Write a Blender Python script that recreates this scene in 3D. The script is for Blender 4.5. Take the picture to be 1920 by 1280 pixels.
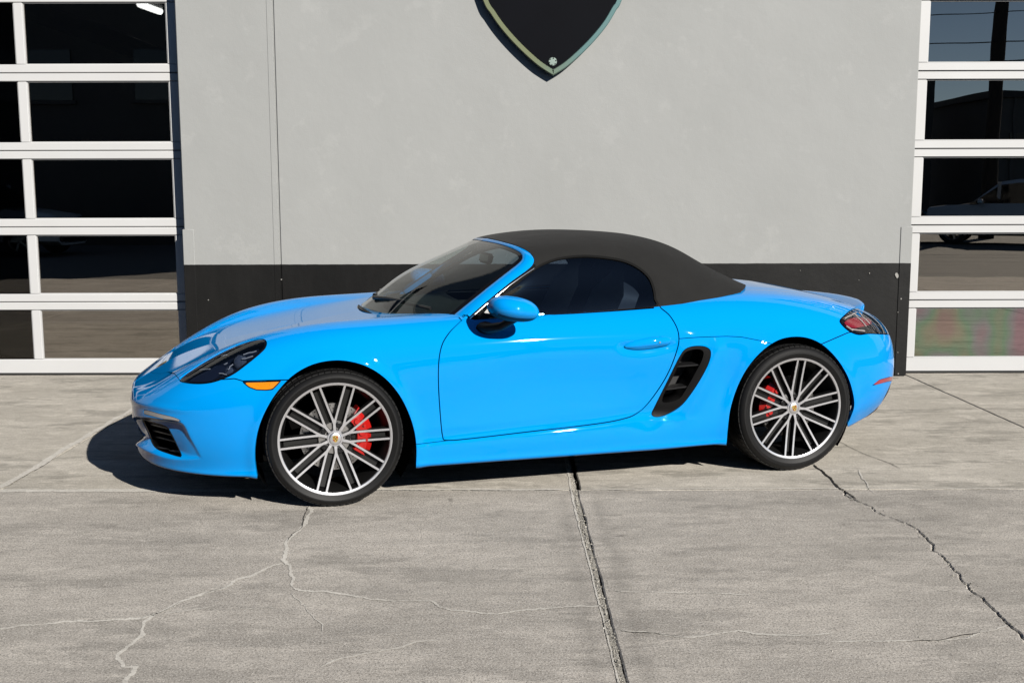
import bpy, math, random
import numpy as np
from mathutils import Matrix, Vector

for _o in list(bpy.data.objects): bpy.data.objects.remove(_o, do_unlink=True)
scene = bpy.context.scene
COL = scene.collection
R = math.radians

# ------------------------------------------------------------------ camera
# solved from the wheels (known size), the verticals of the wall and the car's wheelbase
FPX, PITCH, ROLL, CAMH = 2096.13, 0.137145, -0.0022858, 1.53479      # focal length in pixels of a 1920 px wide picture
CARX, CARY, YAW = -1.090641, 6.081180, 0.2869776                      # front axle on the ground, heading of the car
cam_data = bpy.data.cameras.new('camera')
cam = bpy.data.objects.new('camera', cam_data); COL.objects.link(cam)
cam_data.sensor_width = 36.0; cam_data.lens = FPX/1920*36.0
cam_data.clip_start = 0.05; cam_data.clip_end = 3000
cam.matrix_world = Matrix.Translation((0, 0, CAMH)) @ Matrix.Rotation(math.pi/2-PITCH, 4, 'X') @ Matrix.Rotation(ROLL, 4, 'Z')
scene.camera = cam

# ------------------------------------------------------------------ sky and sun
SUN_EL, SUN_AZ = R(28.0), R(35.5)       # azimuth: degrees to the right of straight behind the camera
world = bpy.data.worlds.new('World'); scene.world = world; world.use_nodes = True
wn = world.node_tree
sky = wn.nodes.new('ShaderNodeTexSky'); sky.sky_type = 'NISHITA'; sky.sun_disc = False
sky.sun_elevation = SUN_EL; sky.sun_rotation = math.pi - SUN_AZ
sky.air_density = 0.75; sky.dust_density = 0.05; sky.ozone_density = 1.6; sky.altitude = 1500
wn.links.new(sky.outputs[0], wn.nodes['Background'].inputs[0]); wn.nodes['Background'].inputs[1].default_value = 0.05
sun_data = bpy.data.lights.new('sun', 'SUN'); sun_data.energy = 5.0; sun_data.angle = R(0.53); sun_data.color = (1.0, 0.955, 0.88)
sun = bpy.data.objects.new('sun', sun_data); COL.objects.link(sun)
sdir = Vector((math.sin(SUN_AZ)*math.cos(SUN_EL), -math.cos(SUN_AZ)*math.cos(SUN_EL), math.sin(SUN_EL)))   # towards the sun
sun.rotation_euler = sdir.to_track_quat('Z', 'Y').to_euler(); sun.location = (0, 0, 30)
scene.view_settings.view_transform = 'Standard'; scene.view_settings.look = 'None'
scene.view_settings.exposure = 0.22; scene.view_settings.gamma = 1.0; scene.view_settings.use_curve_mapping = False

scene.render.engine = 'CYCLES'; scene.cycles.diffuse_bounces = 0      # hard desert light: shade lit by the sky alone

# ------------------------------------------------------------------ pixels <-> places
cP, sP, cR, sR = math.cos(PITCH), math.sin(PITCH), math.cos(ROLL), math.sin(ROLL)
def project(P):                     # world points -> pixels of the 1920 px photograph
    P = np.asarray(P, float); x, y, z = P[..., 0], P[..., 1], P[..., 2]-CAMH
    d = y*cP - z*sP; u = y*sP + z*cP
    X = FPX*x/d; Y = -FPX*u/d
    return np.stack([960+X*cR-Y*sR, 640+X*sR+Y*cR], -1)
def ray(px, py):
    X, Y = px-960, py-640; X, Y = X*cR+Y*sR, -X*sR+Y*cR
    return np.array([X/FPX, cP-sP*Y/FPX, -sP-cP*Y/FPX])
def on_ground(px, py, z=0.0):
    d = ray(px, py); return np.array([0, 0, CAMH]) + d*((z-CAMH)/d[2])
def on_wall(px, py, Y):
    d = ray(px, py); return np.array([0, 0, CAMH]) + d*(Y/d[1])
HX = np.array([math.cos(YAW), math.sin(YAW)]); HN = np.array([math.sin(YAW), -math.cos(YAW)])
def car_world(P):                   # car frame: x to the tail, y out of the near side, z up
    P = np.asarray(P, float)
    return np.stack([CARX+P[..., 0]*HX[0]+P[..., 1]*HN[0], CARY+P[..., 0]*HX[1]+P[..., 1]*HN[1], P[..., 2]], -1)
def car_px(P): return project(car_world(P))
def car_at(px, py, yn):             # point of the car frame on the plane y = yn
    d = ray(px, py); c = np.array([-CARX, -CARY, CAMH])
    cx, cn = c[0]*HX[0]+c[1]*HX[1], c[0]*HN[0]+c[1]*HN[1]
    dx, dn = d[0]*HX[0]+d[1]*HX[1], d[0]*HN[0]+d[1]*HN[1]
    k = (yn-cn)/dn
    return np.array([cx+k*dx, yn, c[2]+k*d[2]])

# ------------------------------------------------------------------ node materials
def mat(name):
    m = bpy.data.materials.new(name); m.use_nodes = True
    return m, m.node_tree.nodes, m.node_tree.links, m.node_tree.nodes['Principled BSDF']
def simple(name, col, rough=0.5, metal=0.0, spec=0.5, coat=0.0, coat_r=0.03, bump=0.0, bscale=200.0, var=0.0, vscale=8.0, emit=None, estr=0.0):
    m, N, L, B = mat(name)
    B.inputs['Base Color'].default_value = (*col, 1); B.inputs['Roughness'].default_value = rough
    B.inputs['Metallic'].default_value = metal; B.inputs['Specular IOR Level'].default_value = spec
    B.inputs['Coat Weight'].default_value = coat; B.inputs['Coat Roughness'].default_value = coat_r
    if emit: B.inputs['Emission Color'].default_value = (*emit, 1); B.inputs['Emission Strength'].default_value = estr
    tc = N.new('ShaderNodeTexCoord')
    if var > 0:
        n = N.new('ShaderNodeTexNoise'); n.inputs['Scale'].default_value = vscale; n.inputs['Detail'].default_value = 6
        L.new(tc.outputs['Object'], n.inputs['Vector'])
        mx = N.new('ShaderNodeMix'); mx.data_type = 'RGBA'
        mx.inputs['A'].default_value = (*[c*(1-var) for c in col], 1); mx.inputs['B'].default_value = (*[min(1, c*(1+var)) for c in col], 1)
        L.new(n.outputs['Fac'], mx.inputs['Factor']); L.new(mx.outputs['Result'], B.inputs['Base Color'])
    if bump > 0:
        n = N.new('ShaderNodeTexNoise'); n.inputs['Scale'].default_value = bscale; n.inputs['Detail'].default_value = 3
        L.new(tc.outputs['Object'], n.inputs['Vector'])
        b = N.new('ShaderNodeBump'); b.inputs['Strength'].default_value = 1.0; b.inputs['Distance'].default_value = bump
        L.new(n.outputs['Fac'], b.inputs['Height']); L.new(b.outputs['Normal'], B.inputs['Normal'])
    return m
def glass(name, tint, ior=1.5, rough=0.0, wav=0.0, refl=(1, 1, 1)):
    m, N, L, B = mat(name); N.remove(B)
    out = N['Material Output']
    fr = N.new('ShaderNodeFresnel'); fr.inputs['IOR'].default_value = ior
    geo = N.new('ShaderNodeNewGeometry'); mr = N.new('ShaderNodeMapRange'); mr.inputs['To Min'].default_value = ior; mr.inputs['To Max'].default_value = 1/ior     # a thin pane mirrors alike on both faces
    L.new(geo.outputs['Backfacing'], mr.inputs['Value']); L.new(mr.outputs['Result'], fr.inputs['IOR'])
    tr = N.new('ShaderNodeBsdfTransparent'); tr.inputs['Color'].default_value = (*tint, 1)
    gl = N.new('ShaderNodeBsdfGlossy'); gl.inputs['Roughness'].default_value = rough; gl.inputs['Color'].default_value = (*refl, 1)
    if wav > 0:
        tc = N.new('ShaderNodeTexCoord'); n = N.new('ShaderNodeTexNoise'); n.inputs['Scale'].default_value = 2.2; n.inputs['Detail'].default_value = 1
        L.new(tc.outputs['Object'], n.inputs['Vector'])
        b = N.new('ShaderNodeBump'); b.inputs['Strength'].default_value = 1.0; b.inputs['Distance'].default_value = wav
        L.new(n.outputs['Fac'], b.inputs['Height']); L.new(b.outputs['Normal'], gl.inputs['Normal'])
    mx = N.new('ShaderNodeMixShader')
    L.new(fr.outputs[0], mx.inputs[0]); L.new(tr.outputs[0], mx.inputs[1]); L.new(gl.outputs[0], mx.inputs[2]); L.new(mx.outputs[0], out.inputs['Surface'])
    return m

# ------------------------------------------------------------------ object helpers
def tag(o, label=None, cat=None, group=None, kind=None):
    if label: o['label'] = label
    if cat: o['category'] = cat
    if group: o['group'] = group
    if kind: o['kind'] = kind
    return o
def empty(name, loc=(0, 0, 0), rz=0.0, parent=None):
    o = bpy.data.objects.new(name, None); COL.objects.link(o); o.location = loc; o.rotation_euler = (0, 0, rz); o.parent = parent
    o.empty_display_size = 0.1
    return o
def link(name, me, mats, parent=None, loc=None):
    o = bpy.data.objects.new(name, me); COL.objects.link(o); o.parent = parent
    if loc is not None: o.location = loc
    if mats is not None and len(me.materials) == 0:
        for m in (mats if isinstance(mats, (list, tuple)) else [mats]): me.materials.append(m)
    return o
class MB:
    """collects shapes that become ONE mesh object"""
    def __init__(s): s.v = []; s.f = []; s.m = []
    def add(s, vs, fs, mi=0):
        b = len(s.v); s.v += [tuple(map(float, p)) for p in vs]; s.f += [tuple(i+b for i in f) for f in fs]; s.m += [mi]*len(fs); return s
    def box(s, c, d, mi=0, rz=0.0, rx=0.0, ry=0.0, bev=0.0):
        hx, hy, hz = d[0]/2, d[1]/2, d[2]/2
        if bev > 0:
            b = min(bev, hx*.9, hy*.9, hz*.9)
            vs = []; 
            for z, ix in ((-hz, b), (-hz+b, 0), (hz-b, 0), (hz, b)):
                x, y = hx-ix, hy-ix; e = b if ix == 0 else b*.6
                vs += [(-x+e, -y, z), (x-e, -y, z), (x, -y+e, z), (x, y-e, z), (x-e, y, z), (-x+e, y, z), (-x, y-e, z), (-x, -y+e, z)]
            fs = [tuple(range(7, -1, -1)), tuple(range(24, 32))]
            for k in range(3):
                for i in range(8): j = (i+1) % 8; fs.append((k*8+i, k*8+j, k*8+8+j, k*8+8+i))
        else:
            vs = [(-hx, -hy, -hz), (hx, -hy, -hz), (hx, hy, -hz), (-hx, hy, -hz), (-hx, -hy, hz), (hx, -hy, hz), (hx, hy, hz), (-hx, hy, hz)]
            fs = [(3, 2, 1, 0), (4, 5, 6, 7), (0, 1, 5, 4), (1, 2, 6, 5), (2, 3, 7, 6), (3, 0, 4, 7)]
        M = Matrix.Rotation(rz, 3, 'Z') @ Matrix.Rotation(ry, 3, 'Y') @ Matrix.Rotation(rx, 3, 'X')
        return s.add([tuple(M @ Vector(v) + Vector(c)) for v in vs], fs, mi)
    def tube(s, pts, r, n=8, mi=0, cap=True, flat=None):
        pts = [Vector(p) for p in pts]; rs = r if isinstance(r, (list, tuple)) else [r]*len(pts)
        ring = []; up = Vector((0, 0, 1))
        for i, p in enumerate(pts):
            t = (pts[min(i+1, len(pts)-1)] - pts[max(i-1, 0)]).normalized()
            a = t.cross(up)
            if a.length < 1e-3: a = t.cross(Vector((0, 1, 0)))
            a.normalize(); b = a.cross(t).normalized()
            fa, fb = flat if flat else (1, 1)
            ring.append([p + a*math.cos(q*2*math.pi/n)*rs[i]*fa + b*math.sin(q*2*math.pi/n)*rs[i]*fb for q in range(n)])
        vs = [v for rg in ring for v in rg]; fs = []
        for i in range(len(pts)-1):
            for q in range(n): w = (q+1) % n; fs.append((i*n+q, i*n+w, (i+1)*n+w, (i+1)*n+q))
        if cap: fs += [tuple(range(n-1, -1, -1)), tuple(range((len(pts)-1)*n, len(pts)*n))]
        return s.add(vs, fs, mi)
    def lathe(s, prof, n=48, axis='Y', c=(0, 0, 0), mi=0, closed=False, a0=0.0, a1=2*math.pi):
        """prof: list of (radius, along-axis)"""
        full = abs(a1-a0-2*math.pi) < 1e-6; k = n if full else n+1; vs = []
        for (r, h) in prof:
            for i in range(k):
                a = a0+(a1-a0)*i/n; ca, sa = r*math.cos(a), r*math.sin(a)
                vs.append((c[0]+ca, c[1]+h, c[2]+sa) if axis == 'Y' else ((c[0]+ca, c[1]+sa, c[2]+h) if axis == 'Z' else (c[0]+h, c[1]+ca, c[2]+sa)))
        fs = []; P = len(prof)
        for j in range(P if closed else P-1):
            j2 = (j+1) % P
            for i in range(n):
                i2 = (i+1) % k
                if axis == 'Y': fs.append((j*k+i2, j*k+i, j2*k+i, j2*k+i2))
                else: fs.append((j*k+i, j*k+i2, j2*k+i2, j2*k+i))
        return s.add(vs, fs, mi)
    def prism(s, poly, d0, d1, plane='XZ', mi=0):
        """poly in a plane, thick from d0 to d1 along the third axis"""
        def P(a, b, d): return (a, d, b) if plane == 'XZ' else ((a, b, d) if plane == 'XY' else (d, a, b))
        n = len(poly); vs = [P(a, b, d0) for a, b in poly]+[P(a, b, d1) for a, b in poly]
        fs = [tuple(range(n)), tuple(range(2*n-1, n-1, -1))]+[(i, i+n, (i+1) % n+n, (i+1) % n) for i in range(n)]
        return s.add(vs, fs, mi)
    def mesh(s, name, smooth=35, fix=True):
        me = bpy.data.meshes.new(name); me.from_pydata(s.v, [], s.f)
        me.polygons.foreach_set('material_index', s.m)
        if fix:
            import bmesh
            bm = bmesh.new(); bm.from_mesh(me); bmesh.ops.recalc_face_normals(bm, faces=bm.faces); bm.to_mesh(me); bm.free()
        if smooth:
            me.polygons.foreach_set('use_smooth', [True]*len(me.polygons)); me.update(); me.set_sharp_from_angle(angle=R(smooth))
        me.update(); return me
    def build(s, name, mats, parent=None, loc=None, smooth=35, fix=True): return link(name, s.mesh(name, smooth, fix), mats, parent, loc)
def copy_tree(o, parent=None):
    c = o.copy(); COL.objects.link(c); c.parent = parent
    for ch in list(o.children): copy_tree(ch, c)
    return c

# ------------------------------------------------------------------ spline surfaces and clipping
def bbasis(n, t):                   # clamped uniform cubic B-spline basis, t in [0, n-3]
    kn = np.concatenate([[0]*3, np.arange(n-2), [n-3]*3]).astype(float)
    t = np.clip(np.asarray(t, float), 0, n-3-1e-9)
    B = np.zeros((len(t), n+3)); k = np.clip(np.floor(t).astype(int), 0, n-4)
    B[np.arange(len(t)), k+3] = 1
    for p in (1, 2, 3):
        nb = np.zeros_like(B)
        for i in range(n+3-p):
            d1 = kn[i+p]-kn[i]; d2 = kn[i+p+1]-kn[i+1] if i+p+1 < len(kn) else 0
            if d1 > 0: nb[:, i] += (t-kn[i])/d1*B[:, i]
            if d2 > 0 and i+1 < B.shape[1]: nb[:, i] += (kn[i+p+1]-t)/d2*B[:, i+1]
        B = nb
    return B[:, :n]
def greville(n):
    kn = np.concatenate([[0]*3, np.arange(n-2), [n-3]*3]).astype(float)
    return np.array([(kn[i+1]+kn[i+2]+kn[i+3])/3 for i in range(n)])
def near_interp(D, it=2, w=0.8):    # control net that passes close to the data
    C = D.copy(); Bu = bbasis(D.shape[0], greville(D.shape[0])); Bv = bbasis(D.shape[1], greville(D.shape[1]))
    for _ in range(it): C = C + w*(D - np.einsum('ai,bj,ijk->abk', Bu, Bv, C))
    return C
def surf(C, tu, tv): return np.einsum('ai,bj,ijk->abk', bbasis(C.shape[0], tu), bbasis(C.shape[1], tv), C)
def grid_normals(G):
    du = np.gradient(G, axis=0); dv = np.gradient(G, axis=1); n = np.cross(dv, du)
    return n/np.maximum(np.linalg.norm(n, axis=-1, keepdims=True), 1e-12)
class TM: pass                      # triangle mesh with attributes: V points, N normals, Q pixels, U parameters, F triangles
def make_tm(G, Nn, U):
    nu, nv = G.shape[:2]; m = TM(); m.V = G.reshape(-1, 3); m.N = Nn.reshape(-1, 3); m.U = U.reshape(-1, 2); m.Q = car_px(m.V)
    i = np.arange(nu*nv).reshape(nu, nv); a, b, c, d = i[:-1, :-1].ravel(), i[1:, :-1].ravel(), i[1:, 1:].ravel(), i[:-1, 1:].ravel()
    m.F = np.concatenate([np.stack([a, b, c], 1), np.stack([a, c, d], 1)]); return m
def sub(m, F):
    r = TM(); u, inv = np.unique(F.ravel(), return_inverse=True)
    r.V, r.N, r.Q, r.U, r.F = m.V[u], m.N[u], m.Q[u], m.U[u], inv.reshape(-1, 3); return r
def clip(m, g):
    """-> (part with g < 0, part with g >= 0)"""
    g = np.where(np.abs(g) < 1e-9, 1e-9, g); s = g[m.F] < 0; k = s.sum(1)
    lo, hi = [m.F[k == 3]], [m.F[k == 0]]
    V, N, Q, U = [m.V], [m.N], [m.Q], [m.U]; base = len(m.V)
    mixed = (k == 1) | (k == 2)
    if mixed.any():
        F = m.F[mixed]; S = s[mixed]; kk = k[mixed]
        odd = np.where(kk == 1, np.argmax(S, 1), np.argmin(S, 1)); r = np.arange(len(F))
        a, b, c = F[r, odd], F[r, (odd+1) % 3], F[r, (odd+2) % 3]
        e = np.concatenate([np.stack([a, b], 1), np.stack([a, c], 1)]); es = np.sort(e, 1)
        u, inv = np.unique(es, axis=0, return_inverse=True); inv = inv.ravel()
        t = (g[u[:, 0]]/(g[u[:, 0]]-g[u[:, 1]]))[:, None]
        L = lambda A: A[u[:, 0]]*(1-t)+A[u[:, 1]]*t
        nn = L(m.N); nn /= np.maximum(np.linalg.norm(nn, axis=1, keepdims=True), 1e-9)
        V.append(L(m.V)); N.append(nn); Q.append(L(m.Q)); U.append(L(m.U))
        ab, ac = base+inv[:len(F)], base+inv[len(F):]
        tip = np.stack([a, ab, ac], 1); q1 = np.stack([ab, b, c], 1); q2 = np.stack([ab, c, ac], 1)
        o1 = kk == 1
        lo += [tip[o1], q1[~o1], q2[~o1]]; hi += [tip[~o1], q1[o1], q2[o1]]
    b = TM(); b.V, b.N, b.Q, b.U = map(np.concatenate, (V, N, Q, U))
    return sub(b, np.concatenate(lo)), sub(b, np.concatenate(hi))
def crom(pts, n=6, closed=True):    # Catmull-Rom through points
    P = np.asarray(pts, float); out = []; k = len(P)
    for i in range(k if closed else k-1):
        g = lambda j: P[j % k] if closed else P[min(max(j, 0), k-1)]
        p0, p1, p2, p3 = g(i-1), g(i), g(i+1), g(i+2)
        for t in np.arange(n)/n: out.append(.5*((2*p1)+(p2-p0)*t+(2*p0-5*p1+4*p2-p3)*t*t+(3*p1-p0-3*p2+p3)*t**3))
    if not closed: out.append(P[-1])
    return np.array(out)
def sdist(Q, poly, pad=60):         # signed pixel distance to a closed polygon, negative inside
    poly = np.asarray(poly, float); lo, hi = poly.min(0)-pad, poly.max(0)+pad
    out = np.full(len(Q), float(pad)); k = np.where(((Q > lo) & (Q < hi)).all(1))[0]
    if len(k) == 0: return out
    q = Q[k]; best = np.full(len(k), 1e18); ins = np.zeros(len(k), bool)
    for i in range(len(poly)):
        a, b = poly[i], poly[(i+1) % len(poly)]; ab = b-a; L2 = ab@ab
        if L2 < 1e-12: continue
        t = np.clip(((q-a)@ab)/L2, 0, 1); d = q-a-t[:, None]*ab; best = np.minimum(best, (d*d).sum(1))
        if a[1] != b[1]:
            c = ((a[1] > q[:, 1]) != (b[1] > q[:, 1])) & (q[:, 0] < (b[0]-a[0])*(q[:, 1]-a[1])/(b[1]-a[1])+a[0]); ins ^= c
    d = np.minimum(np.sqrt(best), pad); out[k] = np.where(ins, -d, d); return out
def offset_tm(m, d):
    r = TM(); r.V = m.V+m.N*(d[:, None] if isinstance(d, np.ndarray) else d); r.N, r.Q, r.U, r.F = m.N, m.Q, m.U, m.F; return r
def smooth01(t): t = np.clip(t, 0, 1); return t*t*(3-2*t)
def tm_object(name, m, mats, parent, sides=(1,), flange=0.012, keep_center=True, join=False):
    """links the patch on the near side (1), on the far side (-1), or both in one mesh (join); edges are turned inwards by `flange`"""
    F = m.F; V, N = m.V, m.N
    if flange > 0 and len(F):
        e = np.concatenate([F[:, [0, 1]], F[:, [1, 2]], F[:, [2, 0]]]); es = np.sort(e, 1)
        u, inv, cnt = np.unique(es, axis=0, return_inverse=True, return_counts=True); inv = inv.ravel()
        be = e[cnt[inv] == 1]
        mid = (np.abs(V[be[:, 0], 1]) < 2e-3) & (np.abs(V[be[:, 1], 1]) < 2e-3); be = be[~mid]
        if len(be):
            tdir = V[be[:, 1]]-V[be[:, 0]]; fn = np.cross(N[be[:, 0]], tdir); fn /= np.maximum(np.linalg.norm(fn, axis=1, keepdims=True), 1e-9)
            vs = np.unique(be); mp = {v: i for i, v in enumerate(vs)}; acc = np.zeros((len(vs), 3))
            i0 = np.array([mp[v] for v in be[:, 0]]); i1 = np.array([mp[v] for v in be[:, 1]])
            np.add.at(acc, i0, fn); np.add.at(acc, i1, fn); acc /= np.maximum(np.linalg.norm(acc, axis=1, keepdims=True), 1e-9)
            b0 = len(V); nv = len(vs)
            top = V[vs]; inn = V[vs]-N[vs]*flange
            V = np.concatenate([V, top, inn]); N = np.concatenate([N, acc, acc])
            F = np.concatenate([F, np.stack([b0+i1, b0+i0, b0+nv+i0], 1), np.stack([b0+i1, b0+nv+i0, b0+nv+i1], 1)])
    def mk(side):
        v = V.copy(); n = N.copy(); f = F
        if side == 1: v[:, 1] *= -1; n[:, 1] *= -1
        else: f = F[:, ::-1]
        return v, n, f
    objs = []
    sets = [[mk(s) for s in sides]] if join else [[mk(s)] for s in sides]
    for st in sets:
        vv = np.concatenate([a[0] for a in st]); nn = np.concatenate([a[1] for a in st]); ff = []; b = 0
        for a in st: ff.append(a[2]+b); b += len(a[0])
        ff = np.concatenate(ff)
        me = bpy.data.meshes.new(name); me.vertices.add(len(vv)); me.vertices.foreach_set('co', vv.ravel())
        me.loops.add(ff.size); me.loops.foreach_set('vertex_index', ff.ravel().astype(np.int32))
        me.polygons.add(len(ff)); me.polygons.foreach_set('loop_start', np.arange(0, ff.size, 3, dtype=np.int32))
        me.update(calc_edges=True); me.validate()
        me.polygons.foreach_set('use_smooth', [True]*len(me.polygons)); 
        if len(me.vertices) == len(nn): me.normals_split_custom_set_from_vertices([tuple(x) for x in nn])
        objs.append(link(name, me, mats, parent))
    return objs
# ================================================================== the setting
rng = np.random.default_rng(7)
def concrete(name, a, b, stain=0.55, streak=1.0, grain=1.0, joint_stain=False):
    m, N, L, B = mat(name); B.inputs['Roughness'].default_value = 0.88; B.inputs['Specular IOR Level'].default_value = 0.25
    geo = N.new('ShaderNodeNewGeometry')
    def noise(scale, detail=6, rough=.6, sc=(1, 1, 1)):
        mp = N.new('ShaderNodeMapping'); mp.inputs['Scale'].default_value = sc; L.new(geo.outputs['Position'], mp.inputs['Vector'])
        n = N.new('ShaderNodeTexNoise'); n.inputs['Scale'].default_value = scale; n.inputs['Detail'].default_value = detail; n.inputs['Roughness'].default_value = rough
        L.new(mp.outputs[0], n.inputs['Vector']); return n.outputs['Fac']
    def ramp(fac, p0, p1):
        r = N.new('ShaderNodeMapRange'); r.inputs['From Min'].default_value = p0; r.inputs['From Max'].default_value = p1; L.new(fac, r.inputs['Value']); return r.outputs['Result']
    def mix(fac, A, Bc, mode='MIX', k=None):
        x = N.new('ShaderNodeMix'); x.data_type = 'RGBA'; x.blend_type = mode
        if isinstance(fac, float): x.inputs['Factor'].default_value = fac
        else: L.new(fac, x.inputs['Factor'])
        for s, v in (('A', A), ('B', Bc)):
            if isinstance(v, tuple): x.inputs[s].default_value = (*v, 1)
            else: L.new(v, x.inputs[s])
        return x.outputs['Result']
    def math_(op, x, y):
        q = N.new('ShaderNodeMath'); q.operation = op
        for i, v in enumerate((x, y)):
            if isinstance(v, (int, float)): q.inputs[i].default_value = v
            else: L.new(v, q.inputs[i])
        return q.outputs[0]
    big = noise(0.9, 5, .6, (1, 1.6, 1)); col = mix(ramp(big, .32, .68), a, b)
    # smeared wear along the wall
    st = ramp(noise(2.2, 7, .65, (.35, 3.2, 1)), .48, .75); col = mix(math_('MULTIPLY', st, .22*streak), col, tuple(c*.55 for c in a))
    st2 = ramp(noise(6, 6, .7, (.25, 2.2, 1)), .52, .8); col = mix(math_('MULTIPLY', st2, .22*streak), col, tuple(min(1, c*1.35) for c in b))
    # worn pale patches and darker grimy ones
    pw = ramp(noise(3.1, 8, .72, (.6, 1.5, 1)), .525, .565); col = mix(math_('MULTIPLY', pw, .38*streak), col, tuple(min(1, c*1.22) for c in b))
    pd = ramp(noise(2.6, 8, .74, (.45, 1.4, 1)), .53, .575); col = mix(math_('MULTIPLY', pd, .46*streak), col, tuple(c*.52 for c in a))
    sc = ramp(noise(26, 7, .75, (.12, 1.6, 1)), .58, .63); col = mix(math_('MULTIPLY', sc, .40*streak), col, tuple(c*.50 for c in a))
    # mottling and aggregate
    mo = noise(14, 8, .7); col = mix(ramp(mo, .30, .72), mix(.24, col, (0, 0, 0)), mix(.10, col, (1, .97, .9)))
    sp0 = noise(48, 7, .8); col = mix(math_('MULTIPLY', ramp(sp0, .50, .68), .55*grain), col, tuple(c*.5 for c in a)); sp = noise(120, 5, .85); col = mix(math_('MULTIPLY', ramp(sp, .50, .58), .95*grain), col, tuple(c*.42 for c in a))
    sp2 = noise(150, 4, .85); col = mix(math_('MULTIPLY', ramp(sp2, .53, .62), .85*grain), col, (.80, .765, .70))
    # oil spots
    vo = N.new('ShaderNodeTexVoronoi'); vo.inputs['Scale'].default_value = 2.3; vo.inputs['Randomness'].default_value = 1.0
    mp = N.new('ShaderNodeMapping'); mp.inputs['Scale'].default_value = (1, 1, 0); L.new(geo.outputs['Position'], mp.inputs['Vector'])
    wob = N.new('ShaderNodeTexNoise'); wob.inputs['Scale'].default_value = 22; L.new(mp.outputs[0], wob.inputs['Vector'])
    wm = N.new('ShaderNodeMix'); wm.data_type = 'RGBA'; wm.blend_type = 'LINEAR_LIGHT'; wm.inputs['Factor'].default_value = .05; L.new(mp.outputs[0], wm.inputs['A']); L.new(wob.outputs['Color'], wm.inputs['B'])
    L.new(wm.outputs['Result'], vo.inputs['Vector'])
    spot = math_('MULTIPLY', ramp(vo.outputs['Distance'], .085, .045), math_('GREATER_THAN', noise(1.7, 2), .55)); col = mix(math_('MULTIPLY', spot, stain), col, tuple(c*.30 for c in a))
    if joint_stain:         # damp-stained concrete along the open joint
        sx = N.new('ShaderNodeSeparateXYZ'); L.new(geo.outputs['Position'], sx.inputs[0])
        dist = math_('ABSOLUTE', math_('SUBTRACT', sx.outputs['X'], .345), 0); w = noise(3.5, 6, .7, (1.5, .8, 1))
        dd = math_('ADD', dist, math_('MULTIPLY', math_('SUBTRACT', w, .5), .16)); near = math_('MULTIPLY', ramp(dd, .15, .08), ramp(dd, .035, .075)); fy = ramp(sx.outputs['Y'], 5.6, 5.3)
        col = mix(math_('MULTIPLY', math_('MULTIPLY', near, fy), .28), col, tuple(c*.42 for c in a))
    L.new(col, B.inputs['Base Color'])
    b1 = N.new('ShaderNodeBump'); b1.inputs['Strength'].default_value = .75; b1.inputs['Distance'].default_value = .0022*grain; L.new(noise(150, 6, .75), b1.inputs['Height'])
    b2 = N.new('ShaderNodeBump'); b2.inputs['Strength'].default_value = .5; b2.inputs['Distance'].default_value = .012; L.new(noise(5, 7, .6, (.5, 1.6, 1)), b2.inputs['Height'])
    L.new(b2.outputs['Normal'], b1.inputs['Normal']); L.new(b1.outputs['Normal'], B.inputs['Normal'])
    return m
CONC = concrete('apron_concrete', (.46, .422, .376), (.68, .625, .558), joint_stain=True)
CONC2 = concrete('apron_concrete_by_wall', (.56, .515, .44), (.73, .675, .59), streak=1.4, grain=.7)
PALE = concrete('pale_cement', (.74, .70, .63), (.84, .80, .73), stain=0, streak=.1, grain=.5)
SAND = concrete('joint_sand', (.30, .28, .24), (.42, .39, .33), stain=0, streak=.2)
DIRT = simple('joint_dirt', (.05, .046, .04), .95, spec=.1, var=.4, vscale=60)
ASPH = concrete('street_asphalt', (.13, .125, .118), (.19, .183, .172), stain=.5, streak=.6)

GROUND = MB(); GROUND.add([(-250, -250, -.09), (250, -250, -.09), (250, 250, -.09), (-250, 250, -.09)], [(0, 1, 2, 3)])
GROUND = GROUND.build('ground', DIRT, smooth=0, fix=False); tag(GROUND, kind='structure')
st = MB(); st.add([(-250, -250, -.045), (250, -250, -.045), (250, -.60, -.045), (-250, -.60, -.045)], [(0, 1, 2, 3)])
STREET = st.build('street', ASPH, smooth=0, fix=False); tag(STREET, kind='structure')
APRON = MB(); APRON.add([(-13, -.6, -.085), (14, -.6, -.085), (14, 9.2, -.085), (-13, 9.2, -.085)], [(0, 1, 2, 3)])
APRON = APRON.build('apron', DIRT, smooth=0, fix=False); tag(APRON, kind='structure')

def rough_line(pts, step=.012, amp=.004, seed=0, fine=.5):
    """polyline resampled and roughened like broken concrete"""
    r = np.random.default_rng(seed); P = np.asarray(pts, float); out = [P[0]]
    for a, b in zip(P[:-1], P[1:]):
        L_ = np.linalg.norm(b-a); n = max(2, int(L_/step)); d = (b-a)/L_; nr = np.array([-d[1], d[0]])
        off = np.zeros(n+1); k = n
        s_ = amp
        for oct_ in (6, 14, 40, 110):
            m_ = max(2, int(L_*oct_)); kn = r.normal(0, s_, m_+1); kn[0] = kn[-1] = 0
            off += np.interp(np.linspace(0, m_, n+1), np.arange(m_+1), kn); s_ *= fine
        for i in range(1, n+1): out.append(a+(b-a)*i/n+nr*off[i])
    return np.array(out)
XJ = [-8.55, -5.59, -2.63, .335, 3.25, 6.2, 9.2]; YJ = [-.6, 1.85, 5.565, 9.15]
rx = {x: {} for x in XJ}
def vline(x, y0, y1, seed):
    amp = .0022 if abs(x-.335) < .01 else .0014
    xx = (.36, .318) if abs(x-.335) < .01 and y1 <= 5.6 else (x, x)
    if abs(x-3.25) < .01 and y1 > 5.6: xx = (3.32, 3.233)
    return rough_line([(xx[0], y0), (xx[1], y1)], .02, amp, seed)
def hline(y, x0, x1, seed): return rough_line([(x0, y), (x1, y)], .03, .0015, seed)
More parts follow.
